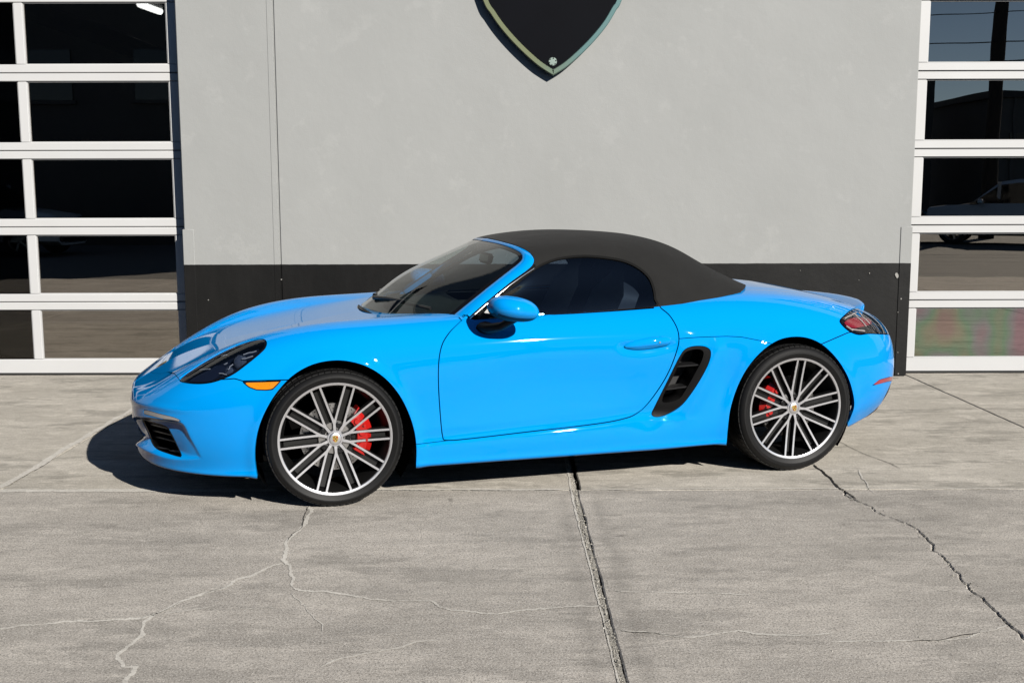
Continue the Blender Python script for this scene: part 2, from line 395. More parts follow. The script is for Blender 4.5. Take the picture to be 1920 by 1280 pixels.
CRACK_R = [tuple(on_ground(*q)[:2]) for q in ((1606, 938), (1640, 958), (1700, 981), (1728, 1000), (1749, 1020), (1765, 1040), (1785, 1063), (1800, 1085), (1822, 1108), (1850, 1130), (1880, 1158), (1912, 1186), (1960, 1226))]
slab_no = 0
def slab(poly, name='slab', top=0.0, m=None):
    global slab_no
    import bmesh
    P = np.asarray(poly); n = len(P); area = .5*np.sum(P[:, 0]*np.roll(P[:, 1], -1)-np.roll(P[:, 0], -1)*P[:, 1])
    if area < 0: P = P[::-1]
    c = P.mean(0)
    nrm = np.roll(P, -1, 0)-np.roll(P, 1, 0); nrm = np.stack([nrm[:, 1], -nrm[:, 0]], 1); nrm /= np.maximum(np.linalg.norm(nrm, axis=1, keepdims=True), 1e-9)
    Pi = P-nrm*.006
    vs = [(a, b, top) for a, b in Pi]+[(a, b, top-.004) for a, b in P]+[(a, b, top-.08) for a, b in P]
    me = bpy.data.meshes.new(name); me.from_pydata(vs, [], [tuple(range(n))]+[(n+i, n+(i+1) % n, (i+1) % n, i) for i in range(n)]+[(2*n+i, 2*n+(i+1) % n, n+(i+1) % n, n+i) for i in range(n)])
    me.update(); return link(name, me, m or CONC, APRON)
HG = .004
for r_ in range(3):
    for c_ in range(6):
        x0, x1, y0, y1 = XJ[c_], XJ[c_+1], YJ[r_], YJ[r_+1]
        lef = vline(x0, y0, y1, 100+c_*7+r_)+np.array([.015 if abs(x0-.335) < .01 else .004, 0]); rig = vline(x1, y0, y1, 100+(c_+1)*7+r_)-np.array([.015 if abs(x1-.335) < .01 else .004, 0])
        bot = hline(y0+HG, lef[0][0], rig[0][0], 300+r_*11+c_); topl = hline(y1-HG, lef[-1][0], rig[-1][0], 300+(r_+1)*11+c_)
        if c_ == 3 and r_ == 1:         # this bay is broken in two by a crack
            ck = rough_line([(1.700, y1-HG)]+CRACK_R+[(1.74, 2.6), (1.79, y0+HG)], .012, .009, 55, .55)
            wl = .0010+.0022*np.clip(np.interp(np.arange(len(ck)), np.arange(0, len(ck), 9), rng.random(len(np.arange(0, len(ck), 9)))), 0, 1)
            lc, rc = ck.copy(), ck.copy(); lc[:, 0] -= wl; rc[:, 0] += wl
            b1 = hline(y0+HG, lef[0][0], lc[-1][0], 771); t1 = hline(y1-HG, lef[-1][0], lc[0][0], 772)
            slab(np.concatenate([b1[:-1], lc[::-1], t1[::-1][1:], lef[::-1][1:-1]]))
            b2 = hline(y0+HG, rc[-1][0], rig[0][0], 773); t2 = hline(y1-HG, rc[0][0], rig[-1][0], 774)
            slab(np.concatenate([b2[:-1], rig[:-1], t2[::-1], rc[1:-1]]))
        else:
            slab(np.concatenate([bot[:-1], rig[:-1], topl[::-1][:-1], lef[::-1][:-1]]), m=CONC2 if r_ == 2 else CONC)
# fillers in the joints
def strip(name, pts, w, z, m, seed, amp=.004, step=.012, wj=.5, parent=APRON):
    P = rough_line(pts, step, amp, seed); r = np.random.default_rng(seed+5); n = len(P)
    d = np.gradient(P, axis=0); d /= np.maximum(np.linalg.norm(d, axis=1, keepdims=True), 1e-9); nr = np.stack([-d[:, 1], d[:, 0]], 1)
    def wn(): 
        q = np.interp(np.arange(n), np.arange(0, n+8, 8), r.random(len(np.arange(0, n+8, 8))))*.6+r.random(n)*.4
        return w*.5*(1-wj+2*wj*q)
    tap = np.minimum(1, np.minimum(np.arange(n), np.arange(n)[::-1])/6+.15)
    a, b = P+nr*(wn()*tap)[:, None], P-nr*(wn()*tap)[:, None]
    vs = [(x, y, z) for x, y in a]+[(x, y, z) for x, y in b]
    me = bpy.data.meshes.new(name); me.from_pydata(vs, [], [(i+1, i, n+i, n+i+1) for i in range(n-1)]); me.update()
    return link(name, me, m, parent)
strip('joint_filler', [(-13, 5.565), (14, 5.565)], .03, -.006, SAND, 3, .001, .03, .1); strip('joint_filler', [(-2.63, -.6), (-2.63, 9.1)], .03, -.006, SAND, 4, .001, .03, .1)
strip('joint_filler', [(.317, 7.0), (.317, 5.5), (.334, 4.0), (.345, 3.0), (.352, 1.9)], .0262, -.004, SAND, 5, .0012, .008, .25)
# spalled, cement-smeared edges
strip('joint_edge', [(-8, 5.570), (-1.2, 5.570)], .055, .002, PALE, 11, .005, .012, .55); strip('joint_edge', [(-.9, 5.572), (.30, 5.572)], .030, .002, PALE, 12, .004, .012, .6)
strip('joint_edge', [(.36, 5.574), (6, 5.574)], .013, .002, PALE, 13, .002, .012, .6)
strip('joint_edge', [(-2.655, 5.60), (-2.655, 9.0)], .040, .002, PALE, 14, .004, .012, .5)
strip('joint_edge', [(.300, 6.4), (.303, 5.0)], .010, .002, PALE, 15, .002, .008, 1.0); strip('joint_edge', [(.303, 5.0), (.322, 4.0), (.335, 3.0)], .006, .002, PALE, 16, .0012, .008, .8)
# healed cracks (pale) and fine dark ones
LIGHT = [
 [(580,945),(585,955),(565,990),(537,1015),(530,1050),(545,1075),(547,1100)], [(530,1055),(480,1075),(450,1085),(425,1100),(340,1127),(295,1150),(260,1160),(125,1165),(0,1179),(-60,1190)],
 [(295,1150),(265,1180),(255,1200),(220,1227),(230,1242),(255,1250),(235,1275),(225,1300)], [(547,1100),(565,1107),(650,1115),(740,1127),(810,1127),(860,1145),(930,1152),(1025,1141),(1135,1136)],
 [(300,1152),(350,1145),(400,1137)], [(1165,1182),(1210,1185),(1290,1195),(1385,1182),(1460,1190),(1560,1187)], [(1890,1172),(1840,1185),(1760,1200),(1660,1202),(1560,1204)],
 [(1145,1107),(1205,1110),(1330,1112),(1410,1116)], [(600,1250),(665,1230),(750,1215),(820,1200)], [(440,1143),(480,1142),(520,1141)], [(1760,1108),(1810,1110)], [(1610,880),(1625,905),(1640,925)], [(545,1112),(590,1160),(605,1185)]]
LW = [.015, .016, .014, .012, .007, .012, .009, .007, .008, .005, .006, .007, .004]
for i, (pl, w) in enumerate(zip(LIGHT, LW)):
    strip('crack', [tuple(on_ground(*q)[:2]) for q in pl], w, .002, PALE, 40+i, .009, .006, .98)
DARKC = [([(1525,870),(1548,890),(1570,912),(1606,936)], .010), ([(1567,826),(1600,842),(1650,862),(1690,880)], .004), ([(340,1128),(300,1149),(262,1160)], .003), ([(425,1101),(380,1115)], .003), ([(1165,1183),(1210,1186),(1290,1196)], .003), ([(580,946),(566,990),(538,1016)], .003), ([(1840,1186),(1760,1201),(1700,1203)], .004)]
for i, (pl, w) in enumerate(DARKC):
    strip('crack', [tuple(on_ground(*q)[:2]) for q in pl], w, .0035, DIRT, 80+i, .006, .008, .75)
# crumbs and grit along the open joint and crack
db = MB(); ii = 0
for k in range(1500):
    if k < 1000: y = rng.uniform(2.9, 5.9); x = np.interp(y, [2.9, 5.565], [.345, .314])+rng.normal(0, .008)
    elif k < 1250: y = rng.uniform(3.3, 5.5); x = np.interp(y, [q[1] for q in CRACK_R][::-1], [q[0] for q in CRACK_R][::-1])+rng.normal(0, .02)
    else: x, y = rng.uniform(-4, 4), rng.uniform(2.9, 8.9)
    s_ = abs(rng.normal(0, .0022))+.0012
    a = rng.uniform(0, 6.28); ca, sa = math.cos(a)*s_, math.sin(a)*s_; h_ = s_*rng.uniform(.5, 1.1)
    db.add([(x+ca, y+sa, 0), (x-sa*.8, y+ca*.8, 0), (x-ca, y-sa, 0), (x+sa*.7, y-ca*.7, 0), (x+ca*.3, y+sa*.3, h_), (x-ca*.4, y-sa*.3, h_*.9)], [(0, 1, 4), (1, 5, 4), (1, 2, 5), (2, 3, 5), (3, 4, 5), (3, 0, 4)])
tag(db.build('grit', SAND, smooth=0), 'loose concrete grit lying along the open joint', 'grit', kind='stuff')

# ------------------------------------------------------------------ the workshop building
WY = 9.0; DY = 9.16
def wall_paint():
    m, N, L, B = mat('painted_stucco'); B.inputs['Roughness'].default_value = .7; B.inputs['Specular IOR Level'].default_value = .3
    geo = N.new('ShaderNodeNewGeometry'); sx = N.new('ShaderNodeSeparateXYZ'); L.new(geo.outputs['Position'], sx.inputs[0])
    def noise(s, d=5, sc=(1, 1, 1), r=.6):
        mp = N.new('ShaderNodeMapping'); mp.inputs['Scale'].default_value = sc; L.new(geo.outputs['Position'], mp.inputs[0]); n = N.new('ShaderNodeTexNoise'); n.inputs['Scale'].default_value = s; n.inputs['Detail'].default_value = d; n.inputs['Roughness'].default_value = r; L.new(mp.outputs[0], n.inputs['Vector']); return n.outputs['Fac']
    def rng_(f, a, b, c=0., d=1.):
        q = N.new('ShaderNodeMapRange'); q.inputs['From Min'].default_value = a; q.inputs['From Max'].default_value = b; q.inputs['To Min'].default_value = c; q.inputs['To Max'].default_value = d; L.new(f, q.inputs['Value']); return q.outputs['Result']
    def mix(f, A, Bc):
        x = N.new('ShaderNodeMix'); x.data_type = 'RGBA'; L.new(f, x.inputs['Factor'])
        for s, v in (('A', A), ('B', Bc)):
            if isinstance(v, tuple): x.inputs[s].default_value = (*v, 1)
            else: L.new(v, x.inputs[s])
        return x.outputs['Result']
    grey = mix(rng_(noise(1.1, 6, (1, 1, .7)), .35, .65), (.352, .358, .352), (.375, .381, .375))
    grey = mix(rng_(noise(9, 6, (1, 1, .5), .7), .62, .80, 0, .16), grey, (.36, .355, .34))
    grey = mix(rng_(noise(3.2, 8, (1, 1, 1), .75), .57, .62, 0, .14), grey, (.50, .50, .49))          # patched paint
    blk = mix(rng_(noise(2.0, 7, (2.2, 1, .5), .7), .40, .75), (.0040, .0040, .0040), (.0095, .0093, .0091))
    blk = mix(rng_(noise(38, 6, (1, 1, .35), .8), .665, .72, 0, .55), blk, (.16, .155, .145))           # scuffs and chips
    zz = N.new('ShaderNodeMath'); zz.operation = 'MULTIPLY_ADD'; L.new(noise(11, 4), zz.inputs[0]); zz.inputs[1].default_value = .006; L.new(sx.outputs['Z'], zz.inputs[2])
    edge = rng_(zz.outputs[0], .9235, .9265)
    L.new(mix(edge, blk, grey), B.inputs['Base Color'])
    L.new(rng_(sx.outputs['Z'], .92, .93, .55, .72), B.inputs['Roughness'])
    b = N.new('ShaderNodeBump'); b.inputs['Strength'].default_value = .45; b.inputs['Distance'].default_value = .0022; L.new(noise(95, 5, (1, 1, 1), .65), b.inputs['Height'])
    b2 = N.new('ShaderNodeBump'); b2.inputs['Strength'].default_value = .5; b2.inputs['Distance'].default_value = .012; L.new(noise(2.6, 4), b2.inputs['Height']); L.new(b2.outputs['Normal'], b.inputs['Normal']); L.new(b.outputs['Normal'], B.inputs['Normal'])
    return m
STUCCO = wall_paint()
ROOMC = simple('garage_interior_paint', (.10, .10, .10), .8, var=.3, vscale=2)
BLD = empty('workshop_building', (0, WY, 0)); tag(BLD, 'light grey stucco workshop wall with a black painted base band', 'building')
def wseg(name, x0, x1, z0, z1, y0=0.0, y1=.30, m=STUCCO, bev=.006):
    mb = MB(); mb.box(((x0+x1)/2, (y0+y1)/2, (z0+z1)/2), (x1-x0, y1-y0, z1-z0), bev=bev); return mb.build(name, m, BLD)
LX0, LX1, RX0, RX1 = -6.37, -2.626, 3.203, 6.947; DTOP = 4.29
wseg('wall_panel', LX1, -1.868, -.06, 6.4); wseg('wall_panel', -1.857, RX0, -.06, 6.4)
wseg('wall_panel', -14, LX0, -.06, 6.4); wseg('wall_panel', RX1, 14, -.06, 6.4)
wseg('lintel', LX0, LX1, DTOP, 6.4); wseg('lintel', RX0, RX1, DTOP, 6.4)
wseg('joint_backing', -1.875, -1.846, -.05, 6.3, .010, .05, STUCCO, 0)
wseg('joint_bead', -1.912, -1.8685, .01, 6.39, -.0035, .01, STUCCO, .002)
wseg('corner_guard', -2.640, -2.548, .005, 1.205, -.006, .10, STUCCO, .004); wseg('corner_guard', 3.118, 3.213, .005, 1.212, -.006, .10, STUCCO, .004)
wseg('coping', -14.05, 14.05, 6.4, 6.5, -.05, .5, STUCCO, .01)
wseg('room_back_wall', -14, 14, -.05, 6.2, 9.0, 9.2, ROOMC, 0); wseg('room_side_wall', -14, -13.8, -.05, 6.2, .31, 8.99, ROOMC, 0); wseg('room_side_wall', 13.8, 14, -.05, 6.2, .31, 8.99, ROOMC, 0)
wseg('room_ceiling', -14, 14, 5.2, 5.3, .31, 9.2, ROOMC, 0); wseg('room_floor', -14, 14, -.08, -.004, .18, 9.2, ROOMC, 0)
# chips in the dark paint
CHIP = simple('bare_plaster', (.34, .33, .31), .9, var=.3, vscale=90)
for (px, py, s_) in ((1681, 516, .030), (1689, 560, .010), (1683, 585, .006), (1684, 700, .008), (528, 524, .008), (1060, 505, .005), (1683, 660, .006), (391, 562, .006), (1500, 507, .004), (1610, 525, .004), (1630, 512, .006)):
    p = on_wall(px, py, WY); n = 9; q = []
    for i in range(n): a = 2*math.pi*i/n; rr = s_*rng.uniform(.45, 1.0); q.append((p[0]+rr*math.cos(a)*.8, p[2]+rr*math.sin(a)))
    MB().prism(q, -.0075, -.002, 'XZ').build('paint_chip', CHIP, BLD, smooth=0)

# ------------------------------------------------------------------ glazed sectional doors
WHITE = simple('white_powder_coat', (.62, .62, .62), .4, coat=.1, var=.05, vscale=2.5)
GASKET = simple('door_gasket', (.02, .02, .02), .7)
PANE = glass('tinted_door_glass', (.22, .23, .24), 3.6, 0.0, .0004, (1.0, .92, .82))
def film_glass():
    """toughened pane with the coloured stress bands of polarised daylight"""
    m = glass('stress_banded_glass', (.22, .23, .24), 4.2, .01, .0004); N, L = m.node_tree.nodes, m.node_tree.links
    gl = [n for n in N if n.type == 'BSDF_GLOSSY'][0]; tc = N.new('ShaderNodeTexCoord'); mp = N.new('ShaderNodeMapping'); mp.inputs['Scale'].default_value = (1.5, 1, .9); L.new(tc.outputs['Object'], mp.inputs[0])
    n = N.new('ShaderNodeTexNoise'); n.inputs['Scale'].default_value = 2.1; n.inputs['Detail'].default_value = 1.5; L.new(mp.outputs[0], n.inputs['Vector'])
    cr = N.new('ShaderNodeValToRGB'); e = cr.color_ramp.elements
    e[0].position = .30; e[0].color = (.95, .72, .66, 1); e[1].position = .70; e[1].color = (.98, .66, .76, 1)
    for pos, c in ((.40, (.88, .88, .66, 1)), (.50, (.62, .92, .66, 1)), (.58, (.82, .82, .84, 1))):
        x = e.new(pos); x.color = c
    L.new(n.outputs['Fac'], cr.inputs[0]); L.new(cr.outputs[0], gl.inputs['Color'])
    return m
FILM = film_glass()
def garage_door(x0, x1, st_l, st_r, mull, label, film=False):
    d = empty('garage_door', ((x0+x1)/2, DY, 0)); tag(d, label, 'garage door', 'glazed garage doors'); cx = (x0+x1)/2
    H = .6135; off = -.0085; zs = [0.0]+[.605+.6135*k for k in range(6)]+[DTOP]
    for k in range(7):
        z0, z1 = zs[k]+(.002 if k else .012), zs[k+1]-.002; bot = .066 if k else .118; top = .064
        mb = MB(); F, T = 0.0, .045
        mb.box((0, T/2, z0+bot/2), (x1-x0, T, bot), bev=.006); mb.box((0, T/2, z1-top/2), (x1-x0, T, top), bev=.006)
        zc, zh = (z0+bot+z1-top)/2, z1-top-z0-bot
        bars = [(x0, st_l), (st_r, x1)]+[(m-.036, m+.036) for m in mull]
        for a, b in bars: mb.box(((a+b)/2-cx, T/2+.003, zc), (b-a, T-.002, zh), bev=.004)
        s = mb.build('door_section', WHITE, d)
        xs = [st_l]+[v for m in mull for v in (m-.036, m+.036)]+[st_r]
        for i in range(0, len(xs), 2):
            a, b = xs[i], xs[i+1]
            g = MB(); g.add([(a-cx, .026, z0+bot), (b-cx, .026, z0+bot), (b-cx, .026, z1-top), (a-cx, .026, z1-top)], [(0, 1, 2, 3)])
            g.build('pane', FILM if (film and k == 0) else PANE, s, smooth=0, fix=False)
            fr = MB()
            for (c, dm) in ((((a+b)/2-cx, .020, z0+bot+.003), (b-a, .012, .006)), (((a+b)/2-cx, .020, z1-top-.003), (b-a, .012, .006)), ((a-cx+.003, .020, zc), (.006, .012, zh-.013)), ((b-cx-.003, .020, zc), (.006, .012, zh-.013))): fr.box(c, dm)
            fr.build('glazing_bead', WHITE, s, smooth=0)
    MB().box((0, .02, .006), (x1-x0, .03, .012)).build('bottom_seal', GASKET, d, smooth=0)
    return d
garage_door(LX0, LX1, -6.25, -2.748, [-3.925, -5.085], 'white framed glazed garage door behind the front of the blue car')
garage_door(RX0, RX1, 3.332, 6.825, [4.51, 5.66], 'white framed glazed garage door behind the tail of the blue car', True)
# lamps and a duct inside
TUBE = simple('fluorescent_tube', (.9, .9, .9), .5, emit=(1.0, .97, .90), estr=6.0)
def tube_light(a, b, label):
    A, Bp = on_ground(*a, z=4.1), on_ground(*b, z=4.1); o = MB(); c = (A+Bp)/2
    e = empty('tube_light', tuple(c)); tag(e, label, 'tube light', 'tube lights inside the garage')
    MB().tube([tuple(A-c), tuple(Bp-c)], .05, 10).build('tube', TUBE, e); mb = MB(); u = np.array([0, 0, .08]); mb.tube([tuple(A-c+u), tuple(Bp-c+u)], .06, 6); mb.build('fixture', WHITE, e)
    for q in (A, Bp): MB().tube([tuple(q-c+u), tuple(q-c+np.array([0, 0, 1.0]))], .006, 6).build('hanger', GASKET, e)
tube_light((262, 8), (300, 22), 'lit tube light seen through top pane of the left garage door')
tube_light((1742, 77), (1798, 57), 'lit tube light seen through top pane of the right garage door, at its edge')
tube_light((1906, 76), (1948, 62), 'lit tube light through right garage door at the picture edge')
dA, dB = on_ground(60, 25, 4.4), on_ground(318, 118, 3.2)
mb = MB(); mb.tube([tuple(on_wall(40, 15, 15.5)), tuple(on_wall(180, 62, 14.5)), tuple(on_wall(330, 122, 13.2))], .12, 16); tag(mb.build('ceiling_duct', simple('galvanised_duct', (.45, .40, .32), .45, .6)), 'round metal duct crossing inside the left garage bay', 'duct')

# ------------------------------------------------------------------ shield sign
SY = WY-.062
zs_ = lambda *p: [on_wall(860+a/5.486, b/5.486, SY) for a, b in p]
lo_l = zs_((245,0),(330,150),(430,292),(560,442),(700,580),(830,690),(970,780)); lo_r = zs_((970,780),(1110,692),(1260,562),(1400,420),(1530,260),(1620,110),(1680,0))
sl = [(p[0], p[2]) for p in lo_l]; sr = [(p[0], p[2]) for p in lo_r]
cxs = sl[-1][0]
upl = [(cxs-.66, 3.35), (cxs-.70, 3.75), (cxs-.70, 4.05), (cxs-.55, 4.10), (cxs-.3, 4.16), (cxs, 4.24)]
right = [(2*cxs-a, b) for a, b in upl]
half_r = [(cxs, sl[-1][1])]+sr[1:]+[(a, b) for a, b in right]
half_l = upl[::-1]+sl
def resample(P, n):
    Q = np.concatenate([P, P[:1]]); s = np.concatenate([[0], np.cumsum(np.linalg.norm(np.diff(Q, axis=0), axis=1))]); t = np.linspace(0, s[-1], n, endpoint=False); return np.stack([np.interp(t, s, Q[:, 0]), np.interp(t, s, Q[:, 1])], 1)
# smooth each flank on its own so that the tip stays sharp
fl_r = crom(np.array(half_r), 6, False); fl_l = crom(np.array(half_l), 6, False)
oc = np.concatenate([fl_r, fl_l[1:-1]])
cen = np.array([cxs, 3.1])
def inset(P, d):
    n = len(P); t = np.roll(P, -1, 0)-np.roll(P, 1, 0); t /= np.linalg.norm(t, axis=1, keepdims=True); nn = np.stack([-t[:, 1], t[:, 0]], 1); Q = P+nn*d
    Q[0] = P[0]+np.array([0, d*1.35]); return Q
SIGNF = simple('sign_face', (.0030, .0034, .0055), .6, spec=.08, var=.3, vscale=3)
def patina():
    m, N, L, B = mat('aged_sign_frame'); B.inputs['Metallic'].default_value = .2; B.inputs['Roughness'].default_value = .45
    geo = N.new('ShaderNodeNewGeometry'); sx = N.new('ShaderNodeSeparateXYZ'); L.new(geo.outputs['Position'], sx.inputs[0]); r = N.new('ShaderNodeMapRange'); r.inputs['From Min'].default_value = .15; r.inputs['From Max'].default_value = .55; L.new(sx.outputs['X'], r.inputs['Value'])
    n = N.new('ShaderNodeTexNoise'); n.inputs['Scale'].default_value = 5; n.inputs['Detail'].default_value = 6; L.new(geo.outputs['Position'], n.inputs['Vector'])
    a = N.new('ShaderNodeMath'); a.operation = 'MULTIPLY_ADD'; L.new(n.outputs['Fac'], a.inputs[0]); a.inputs[1].default_value = .5; q = N.new('ShaderNodeMath'); q.operation = 'SUBTRACT'; L.new(r.outputs[0], q.inputs[0]); q.inputs[1].default_value = .25; L.new(q.outputs[0], a.inputs[2])
    x = N.new('ShaderNodeMix'); x.data_type = 'RGBA'; x.inputs['A'].default_value = (.20, .22, .12, 1); x.inputs['B'].default_value = (.12, .23, .23, 1); L.new(a.outputs[0], x.inputs['Factor']); L.new(x.outputs['Result'], B.inputs['Base Color'])
    return m
FRAME = patina()
SG = empty('shield_sign', (cxs, WY, 2.4)); tag(SG, 'dark shield-shaped wall sign with a metal rim hung above the car', 'sign')
loc_ = lambda P, y: [(a-cxs, y-WY, b-2.4) for a, b in P]
i1, i2 = inset(oc, .020), inset(oc, .040); n = len(oc)
mb = MB(); rows = loc_(oc, SY+.012)+loc_(oc, SY-.004)+loc_(inset(oc, .006), SY-.012)+loc_(inset(oc, .035), SY-.012)+loc_(i2, SY-.002)
mb.add(rows, [(k*n+i, k*n+(i+1) % n, (k+1)*n+(i+1) % n, (k+1)*n+i) for k in range(4) for i in range(n)]); mb.build('sign_rim', FRAME, SG, smooth=25)
mb = MB(); mb.add(loc_(inset(oc, .03), SY+.001)+loc_(inset(oc, .004), SY+.014), [tuple(range(n))]+[(i, (i+1) % n, n+(i+1) % n, n+i) for i in range(n)]+[tuple(range(2*n-1, n-1, -1))]); mb.build('sign_face', SIGNF, SG, smooth=0)
bp = on_wall(1036.3, 116, SY); mb = MB(); mb.lathe([(.0001, -.008), (.029, -.0078), (.0325, -.005), (.033, .004)], 28, 'Y', (bp[0]-cxs, SY-WY, bp[2]-2.4)); bo = mb.build('sign_bolt', simple('bolt_metal', (.30, .38, .34), .5, .3), SG)
mb = MB()
for k in range(6): a = 2*math.pi*k/6+.3; mb.box((bp[0]-cxs+.026*math.cos(a), SY-WY-.0095, bp[2]-2.4+.026*math.sin(a)), (.008, .003, .008), ry=-a)
mb.build('bolt_notches', GASKET, bo, smooth=0)
for dx, dz in ((0, .12), (-.45, 1.1), (.45, 1.1)): MB().tube([(dx, -.055, dz), (dx, .01, dz)], .02, 10).build('standoff', FRAME, SG)

# ------------------------------------------------------------------ across the street: what the door glass and the paint mirror
BLK1 = simple('far_stucco', (.20, .18, .16), .85, var=.25, vscale=.6); BLK2 = simple('far_dark_cladding', (.075, .072, .07), .7, var=.3, vscale=.8); FWIN = simple('far_window', (.02, .025, .03), .1)
def far_building(x0, x1, y1, depth, h, m, label, nwin, doorc=None, ribs=0):
    b = empty('street_building', ((x0+x1)/2, y1, -.045)); tag(b, label, 'building', 'buildings across the street'); w = x1-x0
    mb = MB(); mb.box((0, -depth/2, h/2), (w, depth, h)); mb.build('wall', m, b, smooth=0)
    MB().box((0, -depth/2, h+.15), (w+.3, depth+.3, .3)).build('parapet', BLK2, b, smooth=0)
    for k in range(nwin):
        x = -w/2+w*(k+.5)/nwin; win = MB().box((x, .02, h*.62), (w/nwin*.55, .06, h*.18)).build('window', FWIN, b, smooth=0)
        MB().box((x, .04, h*.62-h*.09-.06), (w/nwin*.6, .12, .1)).build('window_sill', m, win, smooth=0)
    for k in range(max(1, nwin//3)):
        x = -w/2+w*(k+.5)/max(1, nwin//3); MB().box((x, .03, 1.5), (2.8, .06, 3.0)).build('roller_door', BLK2, b, smooth=0)
    for k in range(ribs):
        x = -w/2+w*(k+.5)/ribs; MB().box((x, .05, h/2), (.12, .1, h)).build('wall_rib', m, b, smooth=0)
    return b
far_building(-34, .5, -12.5, 14, 7.4, BLK2, 'long dark warehouse across the street, mirrored in the left garage door', 9)
far_building(15.6, 19.4, -34, 8, 6.6, BLK2, 'narrow dark building mirrored at the edge of the right garage door', 1)
far_building(22.2, 48, -34, 12, 5.6, BLK1, 'wide brown building behind the pole, mirrored in the right garage door', 8, ribs=14)
WOOD = simple('pole_wood', (.055, .045, .038), .9, bump=.004, bscale=20); WIRE = simple('wire_black', (.01, .01, .01), .6)
PD = 34.0; PX, PY = .4235*PD, 2*DY-PD
pole = empty('utility_pole', (PX, PY, -.045)); tag(pole, 'dark wooden utility pole mirrored in the right garage door', 'utility pole')
MB().tube([(0, 0, 0), (.05, 0, 5), (.09, 0, 8.8)], [.23, .19, .16], 14).build('shaft', WOOD, pole); MB().box((.1, 0, 8.3), (2.4, .10, .12)).build('crossarm', WOOD, pole, smooth=0)
for x in (-1.0, -.5, .6, 1.1): MB().lathe([(.001, .20), (.03, .18), (.045, .1), (.03, .05), (.03, .0)], 10, 'Z', (.1+x, 0, 8.36)).build('insulator', BLK1, pole)
for i, (z0, dz, rr) in enumerate(((5.2, .9, .022), (5.75, 1.0, .018), (6.6, .7, .014), (7.2, .9, .012), (7.9, .8, .010), (8.7, .6, .010))):
    pts = []
    for t in np.linspace(-1, 1, 25): pts.append((PX+t*34, PY+.15+t*2.0, z0+dz*.4*(t*t-.02)*1.5+t*.9))
    tag(MB().tube(pts, rr, 6).build('overhead_wire', WIRE), 'overhead wire strung past the utility pole, number %s from below in the mirrored view' % ('one', 'two', 'three', 'four', 'five', 'six')[i], 'wire', 'overhead wires')

